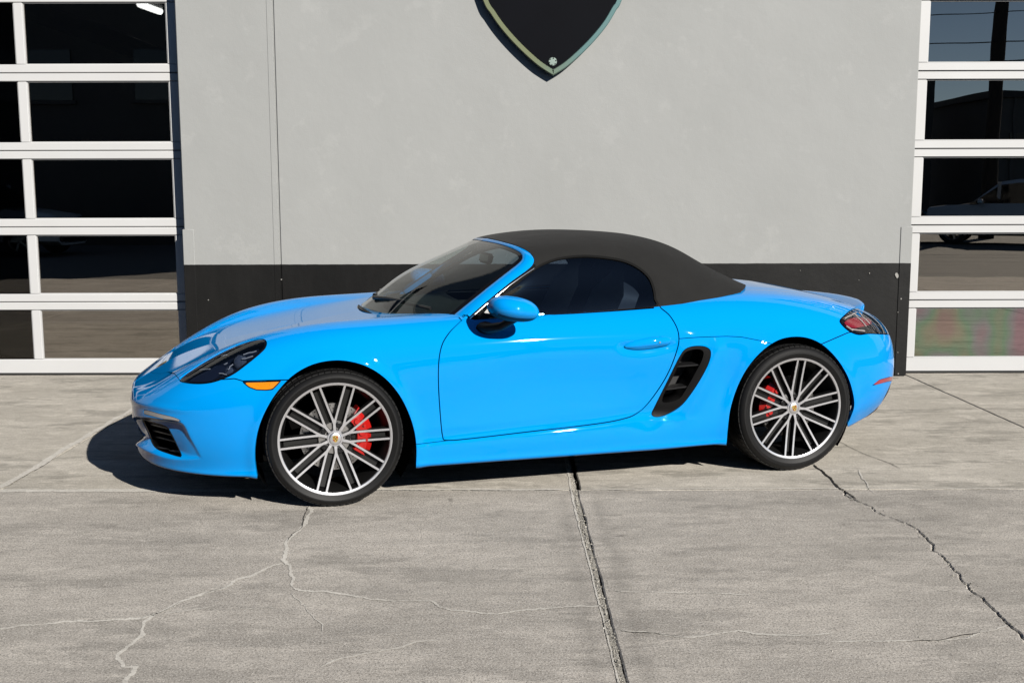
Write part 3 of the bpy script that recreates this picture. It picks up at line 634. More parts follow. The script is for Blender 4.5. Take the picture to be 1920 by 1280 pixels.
# parked cars across the street
CWHITE = simple('white_suv_paint', (.82, .82, .82), .3, coat=1.0); CDARK = simple('dark_car_paint', (.03, .032, .036), .3, coat=1.0); CGLASS = simple('parked_car_glass', (.012, .014, .016), .05); CTYRE = simple('parked_tyre', (.02, .02, .02), .8); CRIM = simple('parked_rim', (.55, .55, .56), .3, .9); CTRIM = simple('parked_trim', (.02, .02, .022), .5)
def parked_car(loc, rz, m, label, hgt=1.0):
    e = empty('parked_car', loc, rz); tag(e, label, 'car', 'cars parked across the street')
    prof = [(-2.35, .50, .60), (-2.30, .78, .80), (-2.1, 1.00, .88), (-1.3, 1.10, .93), (-1.05, 1.14, .94), (-.4, 1.14, .95), (.6, 1.15, .95), (1.5, 1.17, .94), (2.1, 1.16, .90), (2.30, .95, .84), (2.35, .55, .72)]
    mb = MB(); rows = []
    for x, zt, hw in prof:
        zt *= hgt; rows.append([(x, -hw*.8, .26), (x, -hw, .36), (x, -hw*1.01, .62*zt), (x, -hw*.985, .86*zt), (x, -hw*.90, .985*zt), (x, -hw*.5, zt), (x, hw*.5, zt), (x, hw*.90, .985*zt), (x, hw*.985, .86*zt), (x, hw*1.01, .62*zt), (x, hw, .36), (x, hw*.8, .26)])
    K = 12; mb.add([v for r in rows for v in r], [(i*K+j, i*K+(j+1) % K, (i+1)*K+(j+1) % K, (i+1)*K+j) for i in range(len(rows)-1) for j in range(K)]+[tuple(range(K)), tuple(range(len(rows)*K-1, (len(rows)-1)*K-1, -1))]); mb.build('body', m, e, smooth=50)
    gh = [(-1.05, 1.13, .80), (-.35, 1.66, .66), (.1, 1.75, .64), (1.2, 1.74, .63), (1.9, 1.62, .62), (2.15, 1.15, .74)]
    mb = MB(); rows = [[(x, -hw, 1.10*hgt), (x, -hw*(1 if i in (0, 5) else .97), (1.10+(z-1.10)*.85)*hgt), (x, -hw*.8, z*hgt), (x, hw*.8, z*hgt), (x, hw*(1 if i in (0, 5) else .97), (1.10+(z-1.10)*.85)*hgt), (x, hw, 1.10*hgt)] for i, (x, z, hw) in enumerate([(a, b, c+.10) for a, b, c in gh])]
    K = 6; mb.add([v for r in rows for v in r], [(i*K+j, i*K+(j+1), (i+1)*K+(j+1), (i+1)*K+j) for i in range(5) for j in range(5)]); mb.m = [1 if j in (0, 4) or i in (0, 4) else 0 for i in range(5) for j in range(5)]; mb.build('cabin', [m, CGLASS], e, smooth=30)
    for s in (-1, 1):
        for x in (-.35, .55, 1.55): MB().box((x, s*.755, 1.38*hgt), (.09, .03, .56*hgt), rx=s*-.13).build('window_pillar', m, e, smooth=0)
        MB().box((-2.22, s*.66, .84*hgt), (.20, .36, .16), bev=.04).build('headlight', CGLASS, e); MB().box((2.27, s*.74, .95*hgt), (.16, .24, .22), bev=.04).build('tail_light', REDL_, e)
        MB().box((-.78, s*1.02, 1.18*hgt), (.16, .20, .14), bev=.04).build('door_mirror', m, e); MB().box((0.05, s*.93, .40), (2.0, .08, .14), bev=.02).build('side_skirt', CTRIM, e)
        for x in (-1.45, 1.42):
            w = MB().lathe([(.20, -.11), (.35, -.11), (.37, -.06), (.37, .06), (.35, .11), (.20, .11)], 32, 'Y', (0, 0, 0), closed=True).build('wheel', CTYRE, e, loc=(x, s*.84, .37))
            r = MB().lathe([(.001, s*.10), (.05, s*.11)], 20, 'Y')
            for k in range(5): a = 2*math.pi*k/5; r.box((.12*math.cos(a), s*.095, .12*math.sin(a)), (.22, .03, .05), ry=-a)
            r.lathe([(.21, s*.10), (.235, s*.115)], 32, 'Y'); r.build('rim', CRIM, w); MB().lathe([(.36, -.05), (.44, -.0), (.44, .06)], 32, 'Y', (x, s*.90, .37), a0=R(-10), a1=R(190)).build('wheel_arch', CTRIM, e)
    MB().box((-2.36, 0, .72*hgt), (.06, .78, .30), bev=.03).build('grille', CTRIM, e); MB().box((-2.30, 0, .42), (.16, 1.5, .16), bev=.04).build('front_bumper', CTRIM, e); MB().box((2.32, 0, .46), (.14, 1.5, .18), bev=.04).build('rear_bumper', CTRIM, e)
    return e
REDL_ = simple('parked_tail_red', (.35, .01, .01), .2)
SD = 29.0
parked_car((13.7, 2*DY-SD-1.6, -.045), R(28), CWHITE, 'white parked SUV mirrored in the right garage door')
parked_car((9.3, 2*DY-SD-2.4, -.045), R(170), CDARK, 'dark parked car beside the white SUV in the right door reflection', .86)
parked_car((-12.6, -8.2, -.045), R(184), CWHITE, 'white parked SUV mirrored in the left garage door')
# ================================================================== the sports car
# ---- materials
def car_paint():
    m, N, L, B = mat('blue_car_paint')
    B.inputs['Base Color'].default_value = (0.0, 0.292, 0.80, 1)
    B.inputs['Roughness'].default_value = 0.42; B.inputs['Specular IOR Level'].default_value = 0.0
    B.inputs['Coat Weight'].default_value = 1.0; B.inputs['Coat Roughness'].default_value = 0.022; B.inputs['Coat IOR'].default_value = 1.41
    tc = N.new('ShaderNodeTexCoord'); n = N.new('ShaderNodeTexNoise'); n.inputs['Scale'].default_value = 900; n.inputs['Detail'].default_value = 1
    L.new(tc.outputs['Object'], n.inputs['Vector'])
    b = N.new('ShaderNodeBump'); b.inputs['Strength'].default_value = 0.25; b.inputs['Distance'].default_value = 0.00002
    L.new(n.outputs['Fac'], b.inputs['Height']); L.new(b.outputs['Normal'], B.inputs['Coat Normal'])
    return m
PAINT = car_paint()
BLACK = simple('black_plastic', (0.0025, 0.0025, 0.0028), 0.45, spec=0.14, bump=0.0002, bscale=900)
SATIN = simple('satin_black_trim', (0.010, 0.010, 0.011), 0.28)
SEALM = simple('window_rubber', (0.008, 0.008, 0.008), 0.8, spec=0.1)
VOID = simple('dark_inner_structure', (0.003, 0.003, 0.003), 0.9, spec=0.03)
RUBBER = simple('tyre_rubber', (0.0062, 0.0062, 0.0066), 0.55, spec=0.3, bump=0.0004, bscale=260, var=0.2, vscale=30)
GLOSSB = simple('glossy_black', (0.006, 0.006, 0.007), 0.06)
PLAST2 = simple('lamp_dark_reflector', (0.030, 0.040, 0.070), 0.25, 0.3)
PLAST = simple('lamp_grey_plastic', (0.10, 0.12, 0.16), 0.2, coat=1.0)
SLATM = simple('slat_plastic', (0.014, 0.014, 0.015), 0.4, spec=0.3)
CHROME = simple('chrome', (0.75, 0.75, 0.76), 0.12, 1.0)
SILVER = simple('machined_alloy', (0.74, 0.74, 0.77), 0.33, 0.9, bump=0.00005, bscale=500)
TITAN = simple('titanium_grey_alloy', (0.007, 0.007, 0.007), 0.45, 0.2)
STEEL = simple('brake_steel', (0.42, 0.41, 0.40), 0.35, 1.0, var=0.2, vscale=60)
RED = simple('red_caliper_paint', (0.44, 0.009, 0.007), 0.3, coat=0.5)
AMBER = simple('amber_lens', (0.75, 0.25, 0.008), 0.12, coat=1.0, bump=0.0008, bscale=220)
REDLENS = simple('red_lens', (0.36, 0.012, 0.03), 0.10, coat=1.0, bump=0.0008, bscale=220)
DRLM = simple('lamp_lens_grey', (0.34, 0.33, 0.32), 0.2, coat=0.5)
WHITEL = simple('white_lamp_plastic', (0.62, 0.62, 0.60), 0.2, coat=0.5)
GOLD = simple('crest_gold', (0.72, 0.50, 0.13), 0.3, 0.7)
CRED = simple('crest_red', (0.30, 0.012, 0.012), 0.35)
LEATHER = simple('grey_leather', (0.10, 0.105, 0.115), 0.5, bump=0.0006, bscale=250)
DASH = simple('dashboard_plastic', (0.022, 0.022, 0.023), 0.6, bump=0.0004, bscale=350)
WSGLASS = glass('windscreen_glass', (0.50, 0.58, 0.56), 1.65)
SDGLASS = glass('side_glass', (0.30, 0.36, 0.43), 1.85)
SMOKE = glass('smoked_lamp_lens', (0.52, 0.56, 0.64), 1.6)
TAILG = glass('clear_tail_lens', (0.80, 0.76, 0.76), 1.5)
def fabric():
    m, N, L, B = mat('black_roof_canvas')
    B.inputs['Roughness'].default_value = 0.9; B.inputs['Specular IOR Level'].default_value = 0.12
    B.inputs['Sheen Weight'].default_value = 0.06; B.inputs['Sheen Roughness'].default_value = 0.5
    tc = N.new('ShaderNodeTexCoord')
    n = N.new('ShaderNodeTexNoise'); n.inputs['Scale'].default_value = 700; n.inputs['Detail'].default_value = 4
    n2 = N.new('ShaderNodeTexNoise'); n2.inputs['Scale'].default_value = 7; n2.inputs['Detail'].default_value = 5
    L.new(tc.outputs['Object'], n.inputs['Vector']); L.new(tc.outputs['Object'], n2.inputs['Vector'])
    mx = N.new('ShaderNodeMix'); mx.data_type = 'RGBA'; mx.inputs['A'].default_value = (0.011, 0.011, 0.011, 1); mx.inputs['B'].default_value = (0.026, 0.0257, 0.0252, 1)
    a = N.new('ShaderNodeMath'); a.operation = 'MULTIPLY_ADD'; a.inputs[1].default_value = 0.5; L.new(n.outputs['Fac'], a.inputs[0]); 
    h = N.new('ShaderNodeMath'); h.operation = 'MULTIPLY'; h.inputs[1].default_value = 0.5; L.new(n2.outputs['Fac'], h.inputs[0]); L.new(h.outputs[0], a.inputs[2])
    L.new(a.outputs[0], mx.inputs['Factor']); L.new(mx.outputs['Result'], B.inputs['Base Color'])
    b = N.new('ShaderNodeBump'); b.inputs['Strength'].default_value = 0.8; b.inputs['Distance'].default_value = 0.0006
    b2 = N.new('ShaderNodeBump'); b2.inputs['Strength'].default_value = 0.6; b2.inputs['Distance'].default_value = 0.012
    L.new(n2.outputs['Fac'], b2.inputs['Height']); L.new(b2.outputs['Normal'], b.inputs['Normal'])
    L.new(n.outputs['Fac'], b.inputs['Height']); L.new(b.outputs['Normal'], B.inputs['Normal'])
    return m
CANVAS = fabric()

CAR = empty('sports_car', (CARX, CARY, 0), YAW)
tag(CAR, 'bright blue two-seat convertible sports car with its black soft top closed', 'car')

# ---- body surface: sections along the length, each from the belly centre round to the top centre (near half)
SEC = [  # x, [(y, z) x 15]
 (-0.956, [(0,.40)]*2+[(.0,.41)]*2+[(0,.42)]*2+[(0,.43)]*3+[(0,.44)]*3+[(0,.45)]*3),
 (-0.955, [(0,.29),(.05,.29),(.08,.295),(.11,.31),(.13,.335),(.142,.36),(.148,.39),(.15,.42),(.146,.445),(.138,.46),(.125,.472),(.108,.48),(.09,.486),(.05,.49),(0,.492)]),
 (-0.945, [(0,.232),(.14,.232),(.20,.24),(.245,.265),(.28,.30),(.30,.345),(.31,.39),(.31,.43),(.302,.462),(.287,.482),(.265,.494),(.235,.503),(.20,.508),(.11,.514),(0,.518)]),
 (-0.905, [(0,.19),(.20,.19),(.35,.196),(.375,.225),(.42,.275),(.447,.335),(.46,.395),(.462,.44),(.455,.475),(.438,.498),(.41,.513),(.365,.524),(.31,.531),(.17,.540),(0,.546)]),
 (-0.83, [(0,.168),(.28,.168),(.485,.176),(.525,.205),(.56,.265),(.588,.335),(.60,.40),(.602,.455),(.594,.497),(.577,.525),(.55,.544),(.505,.558),(.44,.570),(.24,.584),(0,.592)]),
 (-0.70, [(0,.16),(.38,.16),(.625,.168),(.66,.198),(.69,.265),(.713,.345),(.72,.42),(.72,.485),(.71,.535),(.692,.572),(.662,.602),(.617,.628),(.50,.654),(.31,.660),(0,.668)]),
 (-0.50, [(0,.15),(.46,.15),(.745,.162),(.778,.195),(.795,.265),(.81,.35),(.814,.44),(.812,.52),(.80,.585),(.778,.640),(.745,.688),(.697,.727),(.575,.762),(.35,.742),(0,.735)]),
 (-0.28, [(0,.15),(.52,.15),(.815,.166),(.838,.198),(.848,.265),(.856,.35),(.860,.44),(.859,.53),(.850,.61),(.830,.685),(.792,.752),(.733,.804),(.612,.840),(.35,.800),(0,.790)]),
 (0.0, [(0,.15),(.55,.15),(.82,.170),(.855,.20),(.868,.265),(.875,.35),(.880,.44),(.883,.54),(.879,.635),(.861,.722),(.820,.800),(.755,.853),(.638,.882),(.36,.850),(0,.838)]),
 (0.30, [(0,.15),(.55,.15),(.825,.170),(.862,.20),(.868,.265),(.868,.35),(.868,.44),(.872,.54),(.873,.64),(.861,.735),(.822,.820),(.755,.874),(.64,.892),(.36,.888),(0,.885)]),
 (0.65, [(0,.15),(.55,.15),(.828,.170),(.866,.20),(.872,.265),(.866,.35),(.862,.44),(.863,.54),(.868,.65),(.860,.745),(.822,.828),(.760,.882),(.68,.903),(.40,.91),(0,.91)]),
 (1.00, [(0,.15),(.55,.15),(.83,.170),(.868,.20),(.875,.265),(.866,.35),(.859,.44),(.860,.55),(.867,.66),(.859,.755),(.820,.838),(.762,.888),(.69,.91),(.40,.92),(0,.92)]),
 (1.35, [(0,.15),(.55,.15),(.832,.170),(.870,.20),(.877,.265),(.868,.35),(.860,.44),(.861,.55),(.868,.66),(.860,.758),(.820,.842),(.762,.894),(.69,.918),(.40,.93),(0,.93)]),
 (1.70, [(0,.15),(.55,.15),(.835,.170),(.872,.20),(.879,.265),(.872,.35),(.867,.44),(.869,.55),(.876,.66),(.865,.762),(.822,.850),(.760,.906),(.68,.933),(.40,.95),(0,.955)]),
 (2.05, [(0,.15),(.55,.15),(.84,.170),(.876,.20),(.887,.265),(.887,.35),(.887,.44),(.890,.55),(.890,.66),(.874,.765),(.828,.860),(.757,.927),(.665,.96),(.38,.985),(0,.995)]),
 (2.42, [(0,.155),(.55,.155),(.84,.175),(.880,.21),(.895,.275),(.900,.36),(.903,.45),(.905,.56),(.899,.665),(.877,.765),(.826,.857),(.748,.922),(.65,.955),(.36,.980),(0,.988)]),
 (2.75, [(0,.165),(.52,.165),(.79,.19),(.84,.225),(.866,.29),(.878,.37),(.884,.46),(.883,.56),(.873,.655),(.848,.742),(.795,.822),(.715,.880),(.615,.912),(.34,.940),(0,.949)]),
 (3.00, [(0,.19),(.46,.19),(.69,.215),(.75,.25),(.790,.31),(.812,.385),(.821,.465),(.819,.555),(.807,.635),(.782,.708),(.733,.775),(.657,.825),(.56,.856),(.31,.885),(0,.895)]),
 (3.18, [(0,.225),(.38,.225),(.57,.245),(.635,.28),(.680,.335),(.703,.40),(.712,.47),(.710,.545),(.698,.612),(.675,.672),(.632,.728),(.567,.772),(.485,.80),(.27,.828),(0,.838)]),
 (3.30, [(0,.265),(.28,.265),(.43,.28),(.495,.31),(.540,.355),(.562,.41),(.570,.47),(.568,.53),(.557,.585),(.537,.635),(.50,.68),(.448,.717),(.383,.742),(.21,.765),(0,.774)]),
 (3.385, [(0,.32),(.17,.32),(.26,.33),(.305,.35),(.335,.385),(.352,.425),(.358,.47),(.356,.513),(.348,.553),(.335,.588),(.312,.62),(.28,.646),(.24,.664),(.13,.68),(0,.686)]),
 (3.420, [(0,.39),(.08,.39),(.12,.395),(.14,.405),(.152,.42),(.158,.44),(.16,.47),(.159,.49),(.156,.508),(.15,.525),(.14,.54),(.125,.553),(.107,.562),(.06,.57),(0,.573)]),
 (3.424, [(0,.48)]*15),
]
D = np.array([[(x, y, z) for (y, z) in row] for x, row in SEC])
_w = np.interp(D[:, 0, 0], [-.90, -.6, -.3, .1, .45, .7], [0, .6, 1, 1, .5, 0])           # the lid lies lower than the fenders
_v = .5*D[:, 12]+.5*D[:, 13]; _v[:, 2] -= .020*_w; D[:, 13, 2] -= .026*_w; D[:, 14, 2] -= .022*_w
D = np.concatenate([D[:, :13], _v[:, None], D[:, 13:]], 1)
NETB = near_interp(D, 2, 0.7)
nst, nrow = D.shape[:2]
TU = np.concatenate([np.linspace(0.0, 3, 70)[:-1], np.linspace(3, nst-3-4.2, 330)[:-1], np.linspace(nst-3-4.2, nst-3, 90)])
TV = np.concatenate([np.linspace(0, 1.2, 8)[:-1], np.linspace(1.2, nrow-3, 176)])
G0 = surf(NETB, TU, TV); G0[:, 0, 1] = 0; G0[:, -1, 1] = 0
UU = np.stack(np.meshgrid(TU, TV, indexing='ij'), -1)

# ---- outlines traced from the photograph; they are laid onto the surface below
z1 = lambda *p: [(200+a/2.909, 520+b/2.909) for a, b in p]
z3 = lambda *p: [(1180+a/3.048, 480+b/3.048) for a, b in p]
z6 = lambda *p: [(780+a/4.0, 420+b/4.0) for a, b in p]
ARCHF = np.concatenate([crom(z1((822,1100),(808,1000),(812,900),(835,800),(880,700),(940,610),(1020,530),(1120,475),(1230,452),(1330,458),(1430,490),(1520,550),(1590,630),(1640,720),(1675,820),(1690,920),(1688,1035)), 5, False), [(781, 1000), (484, 1000)]])
ARCHR = np.concatenate([crom(z3((555,1075),(565,960),(580,860),(620,740),(680,630),(760,540),(850,480),(940,460),(1030,470),(1110,510),(1190,590),(1250,690),(1280,790),(1285,860),(1265,920),(1248,958)), 5, False), [(1589, 960), (1362, 960)]])
LAMPF = crom(z1((397,560),(420,533),(500,478),(600,420),(700,372),(790,342),(850,337),(871,353),(865,382),(840,410),(780,460),(700,520),(640,550),(570,572),(500,579),(430,573)), 5)
MARKER = np.array(z1((738,569),(840,567),(952,563),(930,588),(905,612),(870,616),(815,614),(775,599)))
DOOR = crom([(960,560),(900,570),(872,594),(857,608.5),(842,624),(829,646),(823,676),(822,715),(825,770),(830,818),(838,825),(880,822),(1000,808),(1120,794),(1172,784),(1195,774),(1214,757),(1239,723),(1257,690),(1270,654),(1273,634),(1269,614),(1256,592),(1240,578),(1222,562),(1150,556),(1040,556)], 5)
SILLSEAM = [(781,832.5),(831,826.5),(1000,808.5),(1120,794.5),(1190,783),(1228,781)]
HANDLE = crom(z6((1560,915),(1620,880),(1750,850),(1860,841),(1910,862),(1892,905),(1800,930),(1680,943),(1590,936)), 5)
INTAKE = crom(z3((128,903),(150,850),(225,700),(285,580),(320,532),(370,515),(430,517),(463,540),(460,590),(430,660),(370,760),(300,850),(230,897),(160,918)), 5)
INTAKE_IN = crom(z3((195,838),(198,788),(250,690),(290,600),(322,548),(388,531),(424,545),(418,590),(388,650),(332,750),(285,815)), 5)
TAIL = crom([(1575,601),(1584,591),(1596,581),(1610,576.5),(1650,570),(1690,590),(1690,625),(1655,626),(1630,625),(1610,627),(1593,621),(1580,610)], 5)
REFLECT = np.array(z3((1388,740),(1430,706),(1490,690),(1530,690),(1530,708),(1480,716),(1430,730)))
z8 = lambda *p: [(a/3.692, 700+b/3.692) for a, b in p]
DRL = crom(z8((993,265),(1010,253),(1100,278),(1200,303),(1252,328),(1215,331),(1150,320),(1060,297),(1003,281)), 4)
OPENF = crom(z8((985,318),(1060,335),(1150,365),(1185,410),(1225,490),(1258,565),(1245,577),(1170,556),(1090,525),(1050,480),(1025,415)), 5)
RECESS = crom(z8((900,340),(925,300),(990,302),(1100,312),(1252,338),(1320,445),(1388,572),(1378,592),(1250,598),(1130,580),(1000,530),(930,492),(893,470)), 5)
NOSE_EDGE = [(236, 741), (244, 748.8), (260, 755.5), (282, 760), (314, 766), (345, 769)]

# ---- sculpted details: displacement along the normal
N0 = grid_normals(G0); N0[0] = (-1, 0, 0); N0[-1] = (1, 0, 0); Q0 = car_px(G0.reshape(-1, 3)); V0 = G0.reshape(-1, 3)
gF, gR = sdist(Q0, ARCHF, 90), sdist(Q0, ARCHR, 90)
side_ok = (V0[:, 1] > 0.55).astype(float)
disp = np.zeros(len(Q0))
for g, k in ((gF, 0.010), (gR, 0.009)):
    disp += side_ok*k*np.exp(-(np.maximum(g, 0)/13.0)**2)*np.where(g > -60, 1, 0)
sx = np.array([p[0] for p in SILLSEAM]); sy = np.array([p[1] for p in SILLSEAM])
below = Q0[:, 1]-np.interp(Q0[:, 0], sx, sy)
along = smooth01((Q0[:, 0]-770)/30)*smooth01((1330-Q0[:, 0])/120)*(V0[:, 1] > .6)
disp += along*(0.007*smooth01((below+1)/7)-0.004*np.exp(-((below+10)/10)**2))
gi = sdist(Q0, INTAKE, 120)
disp += side_ok*(-0.010*np.exp(-(np.maximum(gi, 0)/28.0)**2)*smooth01((1262-Q0[:, 0]+0.35*(700-Q0[:, 1]))/40+.5))          # scooped run-in from the door
disp += side_ok*0.012*np.exp(-((gi-10)/16.0)**2)*smooth01((Q0[:, 0]+0.42*(Q0[:, 1]-715)-1296)/26)                                # proud trailing edge
hw = np.exp(-(((Q0[:, 0]-1362)/34)**2+((Q0[:, 1]-700)/55)**2)); disp += -0.012*side_ok*hw                                        # hollow ahead of the rear wheel
gr = sdist(Q0, RECESS, 60)*np.where(V0[:, 0] < -0.3, 1, 0)+np.where(V0[:, 0] < -0.3, 0, 60)
disp += -(0.007*smooth01(-gr/6.0)+0.045*smooth01(-gr/11)*smooth01((372-Q0[:, 0])/75))*smooth01((Q0[:, 0]-238)/14)
ne = np.array(NOSE_EDGE); bl0 = Q0[:, 1]-np.interp(Q0[:, 0], ne[:, 0], ne[:, 1]); nf = smooth01((385-Q0[:, 0])/90)*np.where((V0[:, 0] < -.5) & (bl0 > -40) & (bl0 < 110), 1, 0)
disp += nf*(0.004*np.exp(-(bl0/7.0)**2)-0.003*smooth01(bl0/10)*smooth01((70-bl0)/50))
gh = sdist(Q0, HANDLE, 40); disp += -0.010*np.exp(-(np.maximum(gh, 0)/9.0)**2)*smooth01((Q0[:, 1]-636)/14)*side_ok
door_lo = np.exp(-((Q0[:, 1]-(700-.03*(Q0[:, 0]-1000)))/42)**2)*smooth01((Q0[:, 0]-860)/160)*smooth01((1235-Q0[:, 0])/150); disp += -0.006*door_lo*side_ok
G1 = (V0+N0.reshape(-1, 3)*disp[:, None]).reshape(G0.shape); G1[:, 0, 1] = 0; G1[:, -1, 1] = 0
_N1 = grid_normals(G1); _N1[0] = (-1, 0, 0); _N1[-1] = (1, 0, 0); BODY = make_tm(G1, _N1, UU)
FRONTV = TV[0]

def sd(m, poly, pad=60, **lim):     # outline distance, limited to the part of the surface where it belongs
    g = sdist(m.Q, poly, pad); ok = np.ones(len(g), bool)
    if 'xmin' in lim: ok &= m.V[:, 0] > lim['xmin']
    if 'xmax' in lim: ok &= m.V[:, 0] < lim['xmax']
    if 'ymin' in lim: ok &= m.V[:, 1] > lim['ymin']
    return np.where(ok, g, pad)
GAP = 1.0
# cabin opening
def xbase(y): return 0.305+0.365*np.power(np.clip(y/0.735, 0, 1.3), 2.3)
BELT = np.array([(640,606),(780,606),(872,602.5),(900,600),(1017,592),(1130,584),(1228,576.5),(1280,570.5),(1340,559),(1375,551),(1393,545.5),(1420,533),(1500,505)])
def g_belt(m): return m.Q[:, 1]-np.interp(m.Q[:, 0], BELT[:, 0], BELT[:, 1])       # < 0 above the belt line
def xrear(y): return 2.455-0.205*np.power(np.clip(y/0.64, 0, 1.4), 2.6)
def g_cabin(m):
    sx_ = (xbase(m.V[:, 1])-m.V[:, 0])*350; rx_ = (m.V[:, 0]-xrear(m.V[:, 1]))*350
    top = np.where(m.U[:, 1] > 8.2, -1e3, 1e3)
    g = np.maximum(np.maximum(sx_, rx_), np.where(m.V[:, 0] > 0.60, np.maximum(g_belt(m)+1.0, top), top)); return g
shell = BODY
_, shell = clip(shell, g_cabin(shell))
_, shell = clip(shell, sd(shell, ARCHF, 60, ymin=.3, xmax=.8))
_, shell = clip(shell, sd(shell, ARCHR, 60, ymin=.3, xmin=1.7))
floor_, shell = clip(shell, shell.U[:, 1]-1.35)
INNER = shell
for _p, _l in ((LAMPF, dict(xmax=.3, ymin=.52)), (TAIL, dict(xmin=2.6, ymin=.50)), (OPENF, dict(xmax=-.3)), (INTAKE, dict(xmin=1.3, ymin=.5))):
    INNER = clip(INNER, sd(INNER, _p, 60, **_l)-1.5)[1]
inner_off = offset_tm(INNER, -0.016)
def cut(m, g, gap=GAP):             # -> inside, outside, with a shut line of 2*gap pixels between
    _, out = clip(m, g-gap); ins, _ = clip(m, g+gap); return ins, out
def patch(poly, **lim): return clip(shell0, sd(shell0, poly, 60, **lim))[0]
shell0 = shell
lamp, shell = cut(shell, sd(shell, LAMPF, xmax=.3, ymin=.52))
marker, shell = cut(shell, sd(shell, MARKER, xmax=.3, ymin=.5), .5)
tail, shell = cut(shell, sd(shell, TAIL, xmin=2.6, ymin=.50))
refl, shell = cut(shell, sd(shell, REFLECT, xmin=2.8, ymin=.42), .4)
drl, shell = cut(shell, sd(shell, DRL, xmax=-.3), .5)
openf, shell = cut(shell, sd(shell, OPENF, xmax=-.3), .2)
intake, shell = cut(shell, sd(shell, INTAKE, xmin=1.3, ymin=.5), .6)
door, shell = cut(shell, sd(shell, DOOR, xmin=.2, xmax=2.2, ymin=.5))
# hood (front lid) and engine lid by their plan shape
def g_hood(m):
    x, y = m.V[:, 0], m.V[:, 1]
    yh = np.interp(x, [-.86, -.80, -.74, -.6, -.4, -.1, .2, .5, .7], [.02, .25, .36, .455, .525, .575, .615, .66, .70])
    return np.where(m.U[:, 1] > 7.5, (y-yh)*350, 60)*np.where(x < .8, 1, 0)+np.where(x < .8, 0, 60)
hood, shell = cut(shell, g_hood(shell))
def g_lid(m):
    x, y = m.V[:, 0], m.V[:, 1]
    yh = np.interp(x, [2.2, 2.5, 2.8, 3.0, 3.13, 3.17, 3.18], [.64, .60, .56, .52, .47, .38, -.1])
    return np.where((m.U[:, 1] > 8.0) & (x > 2.15), (y-yh)*350, 60)
lid, shell = cut(shell, g_lid(shell))
# bumpers
def g_fb(m):
    g = np.interp(m.Q[:, 0], [200,289,293,307,327,337,420,440,455,520,535,600], [655,672,686,696,700,712,711,709.5,714,712.5,712,712])-m.Q[:, 1]
    return np.where(m.V[:, 0] < 0.1, g, 60)
fbump, shell = cut(shell, g_fb(shell))
def g_rb2(m):
    g = np.interp(m.Q[:, 0], [1540,1554,1590,1637,1700], [645,639,623.4,617,612])-m.Q[:, 1]
    h = (m.V[:, 2]-0.655)*300
    w = smooth01((m.V[:, 1]-.5)/.15)
    return np.where(m.V[:, 0] > 2.45, g*w+h*(1-w), 60)
rbump, shell = cut(shell, g_rb2(shell))
def g_diff(m):
    g = np.interp(m.Q[:, 0], [1560, 1600, 1639, 1652, 1663, 1672], [830, 800, 770, 757, 735, 715])-m.Q[:, 1]
    return np.where(m.V[:, 1] > .48, g, (m.V[:, 2]-.375)*300)
diff_, rbump = cut(rbump, g_diff(rbump), .4)
# sill under the door and front fender / rear quarter
def g_sill(m):
    g = np.interp(m.Q[:, 0], [700,781,831,1000,1120,1190,1228,1260,1362,1400], [842,832.5,826.5,808.5,794.5,783,779,779,779,779])-m.Q[:, 1]
    return np.where((m.V[:, 0] > .2) & (m.V[:, 0] < 1.62), g, 60)
fender, quarter = clip(shell, (shell.V[:, 0]-1.0)*350)
sillf, fender = cut(fender, g_sill(fender), .6)
def g_seam(m):
    g = np.interp(m.Q[:, 0], [1200,1273.5,1311,1363,1390,1423,1443,1480], [636,634.8,632,630.3,631.6,638,643,660])-m.Q[:, 1]
    return np.where((m.V[:, 0] > 1.2) & (m.V[:, 0] < 2.45) & (m.Q[:, 0] < 1470), g, 60)
blade, quarter = cut(quarter, g_seam(quarter), .6)

both = dict(sides=(1, -1))
tm_object('front_fender', fender, PAINT, CAR, **both); tm_object('rear_quarter_panel', quarter, PAINT, CAR, **both)
tm_object('side_panel', blade, PAINT, CAR, **both); tm_object('sill', sillf, PAINT, CAR, **both)
DOORS = tm_object('door', door, PAINT, CAR, **both)
tm_object('hood', hood, PAINT, CAR, sides=(1, -1), join=True); tm_object('engine_lid', lid, PAINT, CAR, sides=(1, -1), join=True)
FB = tm_object('front_bumper', fbump, PAINT, CAR, sides=(1, -1), join=True, flange=.02)[0]
RB = tm_object('rear_bumper', rbump, PAINT, CAR, sides=(1, -1), join=True, flange=.02)[0]
tm_object('inner_structure', inner_off, VOID, CAR, sides=(1, -1), join=True, flange=0)
tm_object('underbody', floor_, VOID, CAR, sides=(1, -1), join=True, flange=0)

